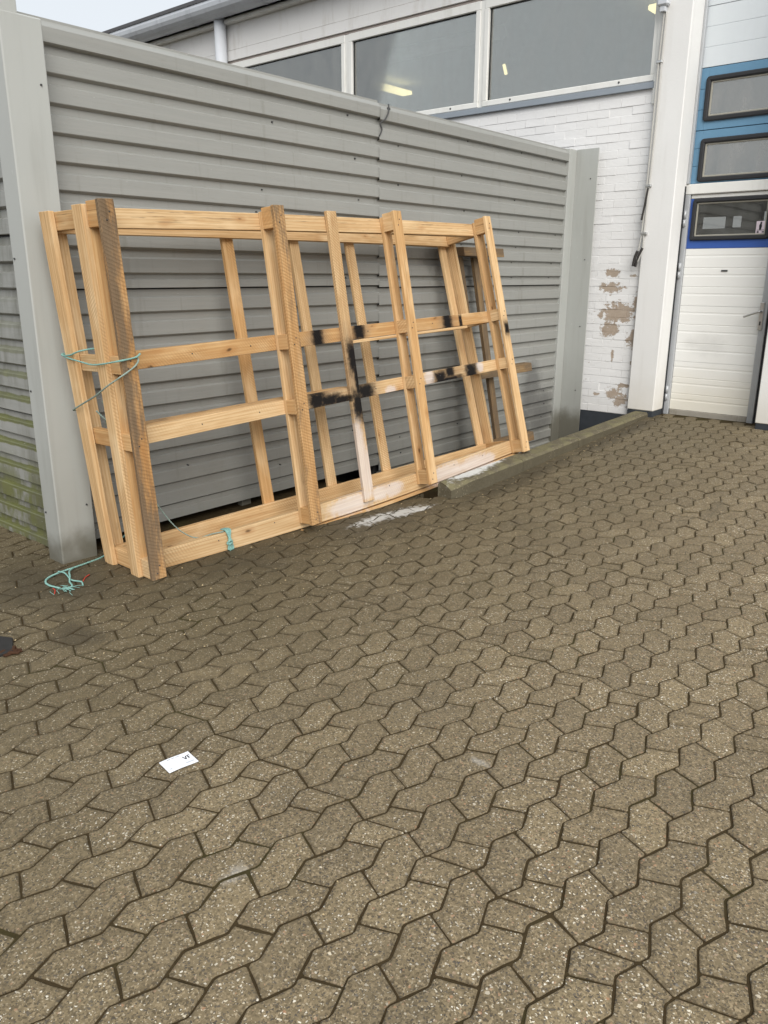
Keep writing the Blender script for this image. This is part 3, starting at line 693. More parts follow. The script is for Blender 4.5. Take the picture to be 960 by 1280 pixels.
side = thing('steel_fence', 'mossy green-stained ribbed steel fence left of the corner post', 'fence')
plc = lambda a, d, z: (a, 2.075 - d, z)
for si, (zt, rl) in enumerate(((2.62, [PITCH] * 7), (2.62 - 7 * PITCH, [PITCH] * 7), (2.62 - 14 * PITCH, [PITCH] * 6))):
    pr, z2 = rib_profile(zt, -0.3, rl)
    if si == 0: pr = [(0.034, 2.74, .8), (0.034, 2.66, .8), (0.030, 2.625, .9)] + pr
    sheet('cladding_sheet', pr, plc, -7.0, -4.06, 'cladding_mossy', side)
bm = bmesh.new(); box(bm, -7.0, -4.16, 2.08, 2.10, -0.05, 2.62, 0)
link('fence_back', bm2me(bm, 'fence_back'), 'dark_metal', parent=side)

# ------------------------------------------------------------------ workshop building
hall = thing('workshop_building', 'white painted brick workshop with a strip window and a blue and white gate', 'building')
WY = 7.725
def part(name, bm, mat, parent=hall, kind=None, smooth=False): return link(name, bm2me(bm, name, smooth), mat, parent=parent, kind=kind)
bm = bmesh.new(); box(bm, -14, -3.20, WY + 0.0022, WY + 0.30, -0.5, 3.19); wall = part('brick_wall', bm, 'painted_brick')
bw, bh = 0.228, 0.0735
nb = 0; rg = random.Random(2); meb = []
for v in range(6):
    b2 = bmesh.new(); box(b2, 0, bw - 0.0025, -0.0015 - 0.0006 * (v % 4), 0.05, 0, bh - 0.0035, 0.0018)
    for q_ in b2.verts: q_.co += Vector((rg.uniform(-.001, .001), rg.uniform(-.001, .001), rg.uniform(-.001, .001)))
    me = bm2me(b2, 'brick'); me.materials.append(MAT['painted_brick']); meb.append(me)
for r in range(0, 41):
    z = 0.145 + r * bh
    if z + bh > 3.13: break
    x = -3.292 + (0.114 if r % 2 else 0.0)
    while x > -5.9:
        x -= bw
        if x < -4.0 and z < 2.45: continue
        if x + bw > -3.27:
            x1 = x + bw - 0.007
        o = bpy.data.objects.new('brick', rg.choice(meb)); C.objects.link(o); o.parent = wall
        o.location = (x, WY + rg.gauss(0, 0.0012), z + rg.gauss(0, .0008)); nb += 1
bm = bmesh.new(); box(bm, -14, -3.29, WY + 0.001, WY + 0.1, -0.5, 0.142); part('plinth', bm, 'plinth_black')
# pilaster beside the gate
bm = bmesh.new(); box(bm, -3.295, -3.024, 7.672, 8.30, 0.212, 7.0, 0.008); part('pilaster', bm, 'white_render')
bm = bmesh.new(); box(bm, -3.290, -3.029, 7.677, 8.29, -0.5, 0.210, 0.004); part('pilaster_plinth', bm, 'plinth_black')
bm = bmesh.new(); box(bm, -2.070, 4.0, 7.680, 8.30, 0.212, 7.0, 0.006); part('side_wall', bm, 'white_render')
bm = bmesh.new(); box(bm, -2.065, 4.0, 7.685, 8.29, -0.5, 0.210, 0.004); part('wall_plinth', bm, 'plinth_black')
# boarding above the window, gutter, downpipe
bm = bmesh.new(); box(bm, -14, -3.30, WY - 0.02, WY + 0.3, 4.215, 4.335, 0.003); part('lintel_board', bm, 'boarding')
bm = bmesh.new(); box(bm, -14, -3.30, WY - 0.012, WY + 0.3, 4.341, 4.72); part('fascia_board', bm, 'boarding')
bm = bmesh.new(); box(bm, -14, -3.30, WY - 0.005, WY + 0.25, 4.334, 4.342); part('board_joint', bm, 'board_joint')
bm = bmesh.new(); box(bm, -14, -3.30, WY - 0.10, WY + 0.3, 4.635, 4.68, 0.004); part('soffit_board', bm, 'white_frame')
bm = bmesh.new()
prof = []
for i in range(11):
    a = PI + PI * i / 10; prof.append((WY - 0.20 + 0.145 * math.cos(a), 4.82 + 0.145 * math.sin(a)))
prof = [(WY - 0.352, 4.858), (WY - 0.336, 4.862)] + prof[0:] + [(WY - 0.05, 4.86)]
profile_x(bm, prof, -14, -3.3)
gut = part('gutter', bm, 'zinc', smooth=False)
for gx in (-11.0, -10.35, -9.68, -9.0, -8.3, -7.6, -6.9):
    bm = bmesh.new(); pr2 = [(WY - 0.20 + 0.152 * math.cos(PI + PI * i / 10), 4.82 + 0.152 * math.sin(PI + PI * i / 10)) for i in range(8)]
    profile_x(bm, pr2, gx - 0.012, gx + 0.012)
    part('gutter_clip', bm, 'zinc', parent=gut)
bm = bmesh.new(); tube(bm, [(-9.29, WY - 0.11, 4.75), (-9.29, WY - 0.11, 2.0)], 0.078, 16); part('downpipe', bm, 'pipe_grey')
bm = bmesh.new(); box(bm, -14, -3.3, WY - 0.24, WY + 9, 4.87, 4.95); part('roof', bm, 'roofing')
# strip window
SZ0, SZ1 = 3.195, 4.19
bm = bmesh.new(); box(bm, -14, -3.325, WY - 0.035, WY + 0.2, 3.132, 3.186, 0.003); part('window_sill', bm, 'sill_grey')
bays = [(-14.0, -10.9), (-10.85, -7.165), (-7.105, -5.255), (-5.205, -3.325)]
for i, (a, b) in enumerate(bays):
    f = 0.055
    bm = bmesh.new()
    box(bm, a, b, WY - 0.012, WY + 0.07, SZ0, SZ0 + f, 0.006); box(bm, a, b, WY - 0.004, WY + 0.07, SZ1 - 0.085, SZ1, 0.006)
    box(bm, a, a + 0.055, WY - 0.009, WY + 0.068, SZ0 + f, SZ1 - 0.085, 0.005); box(bm, b - 0.055, b, WY - 0.009, WY + 0.068, SZ0 + f, SZ1 - 0.085, 0.005)
    wn = part('window', bm, 'white_frame')
    bm = bmesh.new(); box(bm, a + 0.05, b - 0.05, WY + 0.034, WY + 0.042, SZ0 + f - 0.005, SZ1 - 0.08); part('pane', bm, 'hall_glass', parent=wn)
    bm = bmesh.new()
    ga, gb, gz0, gz1 = a + 0.0552, b - 0.0552, SZ0 + f + .0002, SZ1 - 0.0852
    for bx in ((ga, gb, gz0, gz0 + .006), (ga, gb, gz1 - .006, gz1), (ga, ga + .006, gz0 + .006, gz1 - .006), (gb - .006, gb, gz0 + .006, gz1 - .006)):
        box(bm, bx[0], bx[1], WY + 0.022, WY + 0.034, bx[2], bx[3])
    part('gasket', bm, 'rubber', parent=wn)
    if i:
        bm = bmesh.new(); box(bm, bays[i - 1][1] + .001, a - .001, WY + 0.004, WY + 0.072, SZ0 + .002, SZ1 - .002); part('mullion', bm, 'white_frame')
for i, (a, b) in enumerate(bays[2:]):
    bm = bmesh.new()
    for x in (a + .35, b - .35):
        bmesh.ops.create_cone(bm, cap_ends=True, segments=8, radius1=.011, radius2=.009, depth=.008, matrix=Matrix.Translation((x, WY - 0.013, SZ0 + .03)) @ Matrix.Rotation(PI / 2, 4, 'X'))
    part('drain_cap', bm, 'dark_metal', kind='stuff')
bm = bmesh.new(); box(bm, -14, -3.325, WY + 0.0, WY + 0.1, SZ1 + 0.002, 4.2145, 0); part('window_head', bm, 'board_joint')
# hall inside, seen through the panes
inner = thing('hall_interior', 'dim grey hall room seen through the high strip window', 'room')
bm = bmesh.new()
for bx in ((-14, 2, 20.0, 20.2, -0.4, 4.9), (-14.2, -14, 8.0, 20.2, -0.4, 4.9), (2.0, 2.2, 8.3, 20.2, -0.4, 4.9), (-14, 2, 8.3, 20, -0.45, -0.2)): box(bm, *bx)
part('room_wall', bm, 'interior', parent=inner)
bm = bmesh.new(); box(bm, -14, 2, 8.03, 20, 4.78, 4.86); part('ceiling', bm, 'interior_ceiling', parent=inner)
bm = bmesh.new()
tube(bm, [(-13, 8.45, 4.085), (-5.45, 8.45, 4.085)], 0.075, 16); part('air_duct', bm, 'duct', parent=inner)
for (x, ya, yb, z, wd) in ((-9.97, 11.25, 12.40, 4.6, .11), (-4.60, 10.50, 11.7, 4.6, .10)):
    bm = bmesh.new(); box(bm, x - wd, x + wd, ya, yb, z, z + .06, .01); part('strip_light', bm, 'tube_light', parent=inner)
bm = bmesh.new(); tube(bm, [(-6.50, 10.2, 4.10), (-6.54, 10.2, 4.22)], .022, 8); part('strip_light', bm, 'tube_light', parent=inner)
for (x0, x1, z0, z1) in ((-5.67, -5.28, 2.34, 2.54), (-5.13, -5.0, 2.35, 2.54), (-4.6, -4.1, 2.3, 2.6)):
    bm = bmesh.new(); box(bm, x0, x1, 15.9, 15.95, z0, z1); part('far_window', bm, 'lit_pane', parent=inner)

# ---- gate: wicket door below, blue glazed sections above
DY = 7.975
def ribbed(x0, x1, z0, z1, grooves, y=DY, depth=0.05):
    bm = bmesh.new(); pr = [(y + depth, z0 + .001), (y, z0 + .001)]
    for g, dp, wd in sorted(grooves):
        pr += [(y, g - wd), (y + dp, g - wd * .5), (y + dp, g + wd * .5), (y, g + wd)]
    pr += [(y, z1 - .001), (y + depth, z1 - .001)]
    profile_x(bm, pr, x0, x1)
    bmesh.ops.recalc_face_normals(bm, faces=bm.faces)
    for f in bm.faces:
        if f.normal.y > 0.5: f.normal_flip()
    return bm
door = link('door', None, parent=hall)
def dgr(z0, z1):
    n = max(1, round((z1 - z0) / 0.165)); s = (z1 - z0) / n; g = []
    for i in range(1, n): g.append((z0 + i * s, 0.0035, 0.005))
    for i in range(n): g.append((z0 + (i + .5) * s + .02, 0.0022, 0.011))
    return g
for z0, z1 in ((0.213, 0.690), (0.690, 1.222), (1.222, 1.745)): part('door_panel', ribbed(-2.977, -2.223, z0, z1, dgr(z0, z1)), 'panel_white', parent=door)
bm = bmesh.new()
def ring(bm, x0, x1, z0, z1, t, y0, y1, bev=.003):
    box(bm, x0, x1, y0, y1, z0, z0 + t, bev); box(bm, x0, x1, y0, y1, z1 - t, z1, bev)
    box(bm, x0, x0 + t, y0 + .0005, y1, z0 + t, z1 - t, bev); box(bm, x1 - t, x1, y0 + .0005, y1, z0 + t, z1 - t, bev)
box(bm, -2.979, -2.221, DY + .002, DY + .05, 1.747, 1.818); box(bm, -2.979, -2.950, DY + .002, DY + .05, 1.818, 2.190); box(bm, -2.245, -2.221, DY + .002, DY + .05, 1.818, 2.190); 
part('door_band', bm, 'strip_blue', parent=door)
def rrect(x0, x1, z0, z1, r, n=5):
    pts = []
    for cx, cz, a0 in ((x1 - r, z1 - r, 0), (x0 + r, z1 - r, PI / 2), (x0 + r, z0 + r, PI), (x1 - r, z0 + r, 1.5 * PI)):
        for i in range(n + 1): pts.append((cx + r * math.cos(a0 + PI / 2 * i / n), cz + r * math.sin(a0 + PI / 2 * i / n)))
    return pts
def surround(x0, x1, z0, z1, t, y0, y1, r):
    """rounded rubber frame between an outer and an inner rounded rectangle, domed in section"""
    bm = bmesh.new(); rings = []
    for ins, y in ((0, y1), (0, y0 + .006), (t * .25, y0), (t * .75, y0), (t, y0 + .008), (t, y1)):
        rings.append([bm.verts.new((x, y, z)) for x, z in rrect(x0 + ins, x1 - ins, z0 + ins, z1 - ins, max(.004, r - ins))])
    for a, b in zip(rings, rings[1:]):
        n = len(a)
        for i in range(n): bm.faces.new((a[i], a[(i + 1) % n], b[(i + 1) % n], b[i]))
    bmesh.ops.recalc_face_normals(bm, faces=bm.faces); return bm
def glazed(parent, x0, x1, z0, z1, mat):
    f = part('window_frame', surround(x0, x1, z0, z1, 0.036, DY - 0.022, DY + 0.03, 0.03), 'rubber', parent=parent)
    return f
# door lite (sub-parts of the door)
part('window_frame', surround(-2.952, -2.246, 1.820, 2.188, 0.034, DY - 0.022, DY + 0.04, 0.025), 'rubber', parent=door)
part('glazing_bead', surround(-2.919, -2.279, 1.853, 2.155, 0.016, DY - 0.004, DY + 0.03, 0.012), 'gasket', parent=door)
bm = bmesh.new(); box(bm, -2.92, -2.28, DY + .006, DY + .012, 1.855, 2.153); part('pane', bm, 'door_glass', parent=door)
bm = bmesh.new(); box(bm, -2.977, -2.223, DY - .004, DY + .045, 2.191, 2.224, .004); part('door_rail', bm, 'white_frame', parent=door)
bm = bmesh.new(); box(bm, -2.972, -2.228, DY - .012, DY + .05, 0.150, 0.211, .004); part('door_sill', bm, 'alu_dirty', parent=door)
bm = bmesh.new(); box(bm, -2.231, -2.190, DY - .046, DY - .032, 1.020, 1.270, .006); part('lock_plate', bm, 'steel', parent=door)
bm = bmesh.new(); tube(bm, spline([(-2.210, DY - .045, 1.190), (-2.210, DY - .095, 1.188), (-2.235, DY - .10, 1.182), (-2.345, DY - .095, 1.138)]), .010, 8); part('handle', bm, 'steel', parent=door)
bm = bmesh.new(); box(bm, -2.217, -2.204, DY - .049, DY - .045, 1.065, 1.10, .001); part('keyhole', bm, 'dark_metal', parent=door)
bm = bmesh.new(); box(bm, -2.625, -2.567, DY - .009, DY - .001, 1.538, 1.552, .002); part('peep_slot', bm, 'dark_metal', parent=door)
for z in (2.01, 1.54, 0.365):
    bm = bmesh.new(); tube(bm, [(-3.012, DY - .034, z - .068), (-3.012, DY - .034, z - .003)], .012, 10); tube(bm, [(-3.010, DY - .034, z + .003), (-3.010, DY - .034, z + .075)], .014, 10); box(bm, -3.026, -2.992, DY - .034, DY - .026, z - .06, z + .07, .002)
    part('hinge', bm, 'alu', parent=door)
bm = bmesh.new(); box(bm, -3.036, -2.979, DY - .028, DY + .06, 0.135, 2.226, .004); box(bm, -2.221, -2.165, DY - .028, DY + .06, 0.135, 2.226, .004)
part('door_frame', bm, 'alu', parent=door)
bm = bmesh.new(); box(bm, -3.0235, -3.0365, DY - .07, DY + .05, 0.15, 2.30, 0); box(bm, -2.164, -2.0705, DY - .012, DY + .05, 0.135, 2.228, 0); part('door_seal', bm, 'rubber', parent=door)
bm = bmesh.new(); box(bm, -3.03, -2.10, DY - .03, DY + .06, 2.2275, 2.318, .006); part('transom', bm, 'white_frame')
bm = bmesh.new(); box(bm, -3.028, -2.075, DY - .12, DY + .3, 0.02, 0.142, .006); part('threshold', bm, 'alu_dirty')
# sections above
def sec(name, z0, z1, mat, win=None):
    if win is None:
        g = [(z0 + (z1 - z0) / 3 * i, .003, .004) for i in (1, 2)]
        part(name, ribbed(-3.022, -2.10, z0 + .002, z1 - .002, g), mat)
        return
    x0, x1, w0, w1 = win; bm = bmesh.new()
    for bx in ((-3.022, x0 + .01, z0 + .002, z1 - .002), (x1 - .01, -2.10, z0 + .002, z1 - .002), (x0 + .0105, x1 - .0105, z0 + .002, w0 + .01), (x0 + .0105, x1 - .0105, w1 - .01, z1 - .002)):
        n = max(1, round((bx[3] - bx[2]) / 0.155)); s = (bx[3] - bx[2]) / n
        for i in range(n): box(bm, bx[0], bx[1], DY, DY + .05, bx[2] + i * s + .0012, bx[2] + (i + 1) * s - .0012, .0015)
    p = part(name, bm, mat)
    part('window_frame', surround(x0, x1, w0, w1, 0.040, DY - 0.022, DY + 0.03, 0.03), 'rubber', parent=p)
    part('glazing_bead', surround(x0 + .0385, x1 - .0385, w0 + .0385, w1 - .0385, 0.018, DY - 0.004, DY + 0.03, 0.012), 'gasket', parent=p)
    bm = bmesh.new(); box(bm, x0 + .04, x1 - .04, DY + .006, DY + .012, w0 + .04, w1 - .04); part('pane', bm, 'gate_glass', parent=p)
sec('gate_section', 2.320, 2.775, 'panel_blue', (-2.942, -2.22, 2.333, 2.702))
sec('gate_section', 2.775, 3.293, 'panel_blue', (-2.948, -2.22, 2.846, 3.217))
for i in range(8): sec('gate_section', 3.293 + i * .49, 3.293 + (i + 1) * .49, 'panel_upper_white')
bm = bmesh.new(); box(bm, -3.0235, -3.0225, DY - .10, DY + .3, .15, 2.2); 
bm.free()
bm = bmesh.new(); box(bm, -3.023, -3.000, DY - .045, DY - .002, 2.32, 7.0, .003); part('gate_track', bm, 'alu')
bm = bmesh.new(); box(bm, -3.08, -2.07, DY + .052, DY + .06, 3.25, 7.0); part('gate_back', bm, 'alu')
# cables
cab = [(-3.262, 7.655, 3.72), (-3.268, 7.655, 3.34), (-3.272, 7.655, 2.9), (-3.280, 7.655, 2.3), (-3.284, 7.655, 1.9)]
for dx, mt, end in ((-0.012, 'cable_grey', [(-3.318, 7.655, 1.70), (-3.335, 7.645, 1.60)]), (0.012, 'cable_grey', [(-3.275, 7.655, 1.74), (-3.31, 7.64, 1.62)])):
    bm = bmesh.new(); tube(bm, spline([(x + dx + .004 * math.sin(z * 9 + dx * 90), y, z) for x, y, z in cab] + end), .0075, 7)
    part('cable', bm, mt)
bm = bmesh.new(); tube(bm, spline([(-3.270, 7.650, 2.28), (-3.290, 7.650, 2.12), (-3.305, 7.645, 2.0)]), .010, 7)
tube(bm, spline([(-3.318, 7.650, 1.725), (-3.338, 7.643, 1.66), (-3.346, 7.64, 1.585)]), .014, 7); tube(bm, spline([(-3.272, 7.65, 1.75), (-3.30, 7.643, 1.68), (-3.325, 7.64, 1.58)]), .012, 7)
part('cable_end', bm, 'cable_black')
bm = bmesh.new()
for z in (3.33, 2.30, 1.88): box(bm, -3.305, -3.245, 7.642, 7.671, z - .012, z + .012, .004)
part('cable_clip', bm, 'steel', kind='stuff')
bm = bmesh.new(); box(bm, -3.325, -3.225, 7.60, 7.671, 3.76, 4.2, .012); box(bm, -3.30, -3.25, 7.615, 7.67, 3.715, 3.76, .004); part('junction_box', bm, 'pipe_grey')
bm = bmesh.new(); box(bm, -3.335, -3.292, WY - .028, WY + .05, 3.0, 4.3, .004); part('corner_trim', bm, 'white_frame')

# sticker on the door pane
st = thing('sticker', 'small pale pink notice with a black figure on the door pane', 'sticker')
bm = bmesh.new(); box(bm, -2.365, -2.284, DY + .002, DY + .0045, 1.865, 1.972); link('notice_sheet', bm2me(bm, 'notice_sheet'), 'sticker_pink', parent=st)
bm = bmesh.new()
def disc(bm, cx, cz, rx, rz, y, n=14):
    bm.faces.new([bm.verts.new((cx + rx * math.cos(2 * PI * i / n), y, cz + rz * math.sin(2 * PI * i / n))) for i in range(n)])
yq = DY + .0012
disc(bm, -2.325, 1.955, .0085, .010, yq); disc(bm, -2.328, 1.930, .012, .020, yq - .0002)
for pl in ([(-2.338, 1.925), (-2.316, 1.925), (-2.322, 1.898), (-2.338, 1.898)], [(-2.357, 1.893), (-2.293, 1.893), (-2.293, 1.897), (-2.357, 1.897)], [(-2.355, 1.872), (-2.338, 1.872), (-2.338, 1.886), (-2.355, 1.886)], [(-2.312, 1.874), (-2.294, 1.874), (-2.294, 1.884), (-2.312, 1.884)]):
    bm.faces.new([bm.verts.new((x, yq - .0003, z)) for x, z in pl])
link('notice_print', bm2me(bm, 'notice_print'), 'ink_black', parent=st)

# ------------------------------------------------------------------ the leaning crate frame (slightly racked)
B0, B1 = Vector((-3.339, 2.124, 0.0)), Vector((-3.146, 5.434, 0.156))
T0, T1 = Vector((-3.386, 2.042, 1.811)), Vector((-3.569, 5.374, 1.958)); LEN = 3.319
def CP(s, d, h):
    t = s / LEN; B = B0.lerp(B1, t); T = T0.lerp(T1, t); V = T - B; H = V.length; V.normalize()
    U = ((B1 - B0) * (1 - h / H) + (T1 - T0) * h / H).normalized(); N = U.cross(V).normalized()
    if N.x < 0: N = -N
    return B + V * h - N * d
crate = thing('wooden_crate', 'large open pine crate frame leaning against the grey fence', 'crate')
brg = random.Random(21)
def board(name, s0, s1, d0, d1, h0, h1, mat='pine', axis=None, cut=8, bev=0.0022, wane=0.0, sag=None, parent=crate, mapf=CP):
    bm = bmesh.new(); dims = (s1 - s0, d1 - d0, h1 - h0)
    ax = dims.index(max(dims)) if axis is None else axis
    box(bm, s0, s1, d0, d1, h0, h1, bev)
    lo, hi = (s0, d0, h0)[ax], (s1, d1, h1)[ax]
    n = max(1, int(cut)) if (hi - lo) > 0.3 else 1
    for i in range(1, n):
        c = lo + (hi - lo) * i / n; co = Vector((0, 0, 0)); co[ax] = c; no = Vector((0, 0, 0)); no[ax] = 1
        bmesh.ops.bisect_plane(bm, geom=bm.verts[:] + bm.edges[:] + bm.faces[:], plane_co=co, plane_no=no)
    g = bm.loops.layers.uv.new('grain'); pl = bm.loops.layers.uv.new('place')
    ou, ov = brg.uniform(0, 40), brg.uniform(0, 40); a2, a3 = [i for i in range(3) if i != ax]
    bm.normal_update()
    for f in bm.faces:
        nn = [abs(x) for x in f.normal]; m = nn.index(max(nn))
        for lp in f.loops:
            c = lp.vert.co
            if m == ax: uv = (c[a2] * 0.6 + ou + 3, c[a3] + ov)
            elif m == a2: uv = (c[ax] + ou, c[a3] + ov)
            else: uv = (c[ax] + ou, c[a2] + ov + 0.37)
            lp[g].uv = uv; lp[pl].uv = (c.x, c.z)
    bow = brg.uniform(-.004, .004)
    for v in bm.verts:
        s, d, h = v.co
        t = ((s, d, h)[ax] - lo) / (hi - lo)
        b = bow * 4 * t * (1 - t)
        if ax == 2: s += b
        else: d += b * 0.5
        if wane:
            e = fn(h * 9, s * 3, d * 4 + ou) * wane + fn(h * 31, s * 3, ou) * wane * .4
            s += e * (1 if s > (s0 + s1) / 2 else -0.2); d += 0.4 * e
        if sag: h += sag(s, h)
        v.co = mapf(s, d, h)
    bmesh.ops.recalc_face_normals(bm, faces=bm.faces)
    return link(name, bm2me(bm, name), mat, parent=parent)
hs_rail = [(1.705, 1.795, 0), (1.046, 1.132, 0), (0.672, 0.757, 0), (0.004, 0.103, 1)]
posts = [(0.0, 'pine_dirty'), (1.083, 'pine_rough'), (2.172, 'pine'), (3.318, 'pine_marked')]
sagf = lambda s, h: -0.030 * math.sin(PI * min(1, max(0, s / 3.35))) * (1.0 if h > 0.05 else 1.6)
for (h0, h1, sg) in hs_rail:
    board('rail', 0.012, 3.40, 0.1255, 0.168, h0, h1, 'pine_marked', cut=16, sag=sagf if sg else None, wane=0.0012)
board('rail_strip', 0.012, 3.40, 0.112, 0.1675, -0.024, -0.003, 'pine_marked', cut=16, sag=sagf)
board('rail_strip', 1.74, 3.02, 0.121, 0.168, 1.024, 1.043, 'pine', cut=8)
board('rail_strip', 0.06, 1.72, 0.1685, 0.30, 0.735, 0.757, 'pine_rough', cut=8)
board('rail_strip', 0.06, 3.36, 0.1685, 0.215, 1.110, 1.132, 'pine_rough', cut=8)
for i, (s, mt) in enumerate(posts):
    wd = 0.083
    board('post_board', s, s + wd, 0.0, 0.022, 0.0, 1.822, mt, cut=26, wane=0.0045 if i < 2 else 0.0018)
    board('inner_board', s + 0.004, s + 0.084, 0.100, 0.1248, 0.0, 1.800, 'pine', cut=8)
    for (h0, h1, sg) in hs_rail:
        top = 1.818 if h0 > 1.5 else h1
        board('spacer_block', s + 0.003, s + 0.078, 0.0225, 0.0995, h0 if h0 > .1 else 0.003, top, 'pine', axis=0)
board('post_board', 1.636, 1.722, 0.100, 0.125, 0.0, 1.822, 'pine_marked', cut=12, wane=0.001)
# end frames
for sa, sb in ((-0.021, 0.008), (3.404, 3.432)):
    board('end_stile', sa, sb, 0.1005, 0.178, 0.0, 1.806, 'pine', cut=6)
    board('end_stile', sa, sb, 0.368, 0.452, 0.0, 1.795, 'pine', cut=6)
for sa, sb in ((0.009, 0.052), (3.360, 3.402)):
    for (h0, h1, sg) in hs_rail: board('end_rail', sa, sb, 0.1690, 0.398, h0 + (.004 if sg else 0.002), h1 - .004, 'pine', axis=1)
# rear frame
board('rear_rail', 0.012, 3.402, 0.399, 0.432, 1.697, 1.792, 'pine', cut=10); board('rear_rail', 0.012, 3.402, 0.399, 0.432, 0.0, 0.094, 'pine', cut=10)
for s in (0.012, 1.072, 1.622, 2.168, 3.300): board('rear_post', s, s + 0.083, 0.4325, 0.455, 0.0, 1.79, 'pine', cut=6)
bm = bmesh.new()                                              # nails
rg = random.Random(8)
for s, mt in posts:
    for (h0, h1, sg) in hs_rail:
        for q_ in (.3, .7):
            c = CP(s + .02 + .045 * q_, -0.0005, h0 + (h1 - h0) * q_); bmesh.ops.create_uvsphere(bm, u_segments=6, v_segments=4, radius=0.0042, matrix=Matrix.Translation(c))
for (h0, h1, sg) in hs_rail[1:]:
    for s in (.5, .9, 1.9, 2.6, 2.95): bmesh.ops.create_uvsphere(bm, u_segments=6, v_segments=4, radius=0.004, matrix=Matrix.Translation(CP(s, .125, (h0 + h1) / 2)))
link('nail_heads', bm2me(bm, 'nail_heads'), 'dark_metal', parent=crate, kind='stuff')
bm = bmesh.new()
for c, ww, hh in (((0.004, 0.420, 0.965), .022, .044),):            # ink stamp on the end stile: a small H-shaped mark
    for (a0, a1, b0, b1) in ((-.011, -.007, -.022, .022), (.007, .011, -.022, .022), (-.014, .014, .018, .022), (-.007, .007, -.003, .001)):
        bm.faces.new([bm.verts.new(CP(-0.0225, c[1] + a, c[2] + b)) for a, b in ((a0, b0), (a1, b0), (a1, b1), (a0, b1))])
link('ink_stamp', bm2me(bm, 'ink_stamp'), 'ink_black', parent=crate)

# ------------------------------------------------------------------ weathered frame behind it
old = thing('weathered_frame', 'narrow grey weathered timber frame behind the far end of the crate', 'frame')
def OP(s, d, h):                                              # s along the fence, d towards it, h up its slope
    return Vector((-3.70 - 0.125 * h - d, 5.82 - 0.11 * h + s, 0.0 + h * 0.99))
OB = dict(parent=old, mapf=OP)
board('cap_rail', -0.075, 0.52, -0.045, 0.09, 1.665, 1.735, 'old_wood', cut=4, wane=.004, **OB)
board('cross_rail', -0.05, 0.80, -0.03, 0.05, 0.66, 0.735, 'old_wood', cut=4, wane=.004, **OB)
board('cross_rail', -0.05, 0.70, -0.03, 0.05, 0.02, 0.10, 'old_wood', cut=4, wane=.004, **OB)
board('upright', -0.055, 0.035, 0.052, 0.085, -0.12, 1.66, 'old_wood', cut=8, wane=.003, **OB)
board('upright', 0.19, 0.27, 0.052, 0.085, -0.12, 1.66, 'old_wood', cut=8, wane=.003, **OB)
bm = bmesh.new(); pts = spline([OP(.30, -.05, 1.67), OP(.31, -.052, 1.5), OP(.36, -.05, 1.3), OP(.43, -.045, 1.18)])
tube(bm, pts, .008, 5); link('strap', bm2me(bm, 'strap'), 'strap_black', parent=old)

# ------------------------------------------------------------------ twine
rp = thing('rope', 'thin green twine wound round the near corner of the crate', 'rope', 'green twine on and beside the crate')
bm = bmesh.new()
rope(bm, [CP(.105, -.006, 1.135), CP(.078, -.008, 1.121), CP(0.01, -.010, 1.115), CP(-.022, .004, 1.112), CP(-.034, .10, 1.098), CP(-.034, .20, 1.090), CP(-.034, .30, 1.100), CP(-.034, .40, 1.112), CP(-.036, .46, 1.128), CP(0.0, .475, 1.128)])
rope(bm, [CP(-.02, .475, 1.132), CP(-.038, .45, 1.125), CP(-.034, .38, 1.130), CP(-.030, .30, 1.15), CP(.03, .26, 1.158), CP(.06, .22, 1.150)])
link('coil', bm2me(bm, 'coil'), 'rope_green', parent=rp)
bm = bmesh.new()
rope(bm, [CP(.095, .02, 1.12), CP(.09, -.006, 1.105), CP(.06, -.011, 1.078), CP(-.012, -.012, 1.045), CP(-.05, .06, 1.0), CP(-.05, .18, .945), CP(-.045, .32, .895), CP(-.036, .45, .85), CP(0, .475, .845)])
rope(bm, [CP(.03, .27, .90), CP(.045, .28, .84), CP(.05, .30, .80), CP(.06, .33, .765)], .004)
rope(bm, [CP(.01, .31, .85), CP(.04, .28, .80), CP(.07, .26, .775)], .004)
link('tail', bm2me(bm, 'tail'), 'rope_dirty', parent=rp)
rp = thing('rope', 'green twine knotted on the lower rail of the crate with a slack tail', 'rope', 'green twine on and beside the crate')
bm = bmesh.new()
rope(bm, [CP(.175, .21, .40), CP(.205, .20, .32), CP(.27, .19, .20), CP(.33, .18, .13), CP(.40, .176, .088), CP(.47, .14, .098), CP(.535, .118, .098)], .0035)
link('tail', bm2me(bm, 'tail'), 'rope_dirty', parent=rp)
bm = bmesh.new(); rg = random.Random(4)
for i in range(7):
    a = rg.uniform(-.016, .016)
    rope(bm, [CP(.565 + a, .17, .098), CP(.567 + a * 1.2, .121, .098), CP(.565 + a * .4, .113, .06), CP(.565 + a * .3 + rg.uniform(-.01, .01), .110, .03), CP(.565 + a * 1.3, .113, -.006), CP(.566 + a, .108, -.02 + .01 * i % .012)], .0038, 5)
rope(bm, [CP(.58, .112, .03), CP(.56, .105, .04), CP(.545, .112, .026), CP(.56, .106, .018), CP(.58, .112, .028)], .005)
link('knot', bm2me(bm, 'knot'), 'rope_green', parent=rp)
rp = thing('rope', 'loose frayed end of green twine lying on the pavers by the post', 'rope', 'green twine on and beside the crate')
bm = bmesh.new(); G = lambda x, y, z=.006: (x, y, ground_z(x, y) + z)
rope(bm, [(-3.86, 2.32, .10), (-3.875, 2.24, .045), G(-3.86, 2.16), G(-3.83, 2.05), G(-3.80, 1.95, .012), G(-3.79, 1.86, .010), G(-3.765, 1.79, .008), G(-3.72, 1.755), G(-3.66, 1.75), G(-3.60, 1.765)], .005)
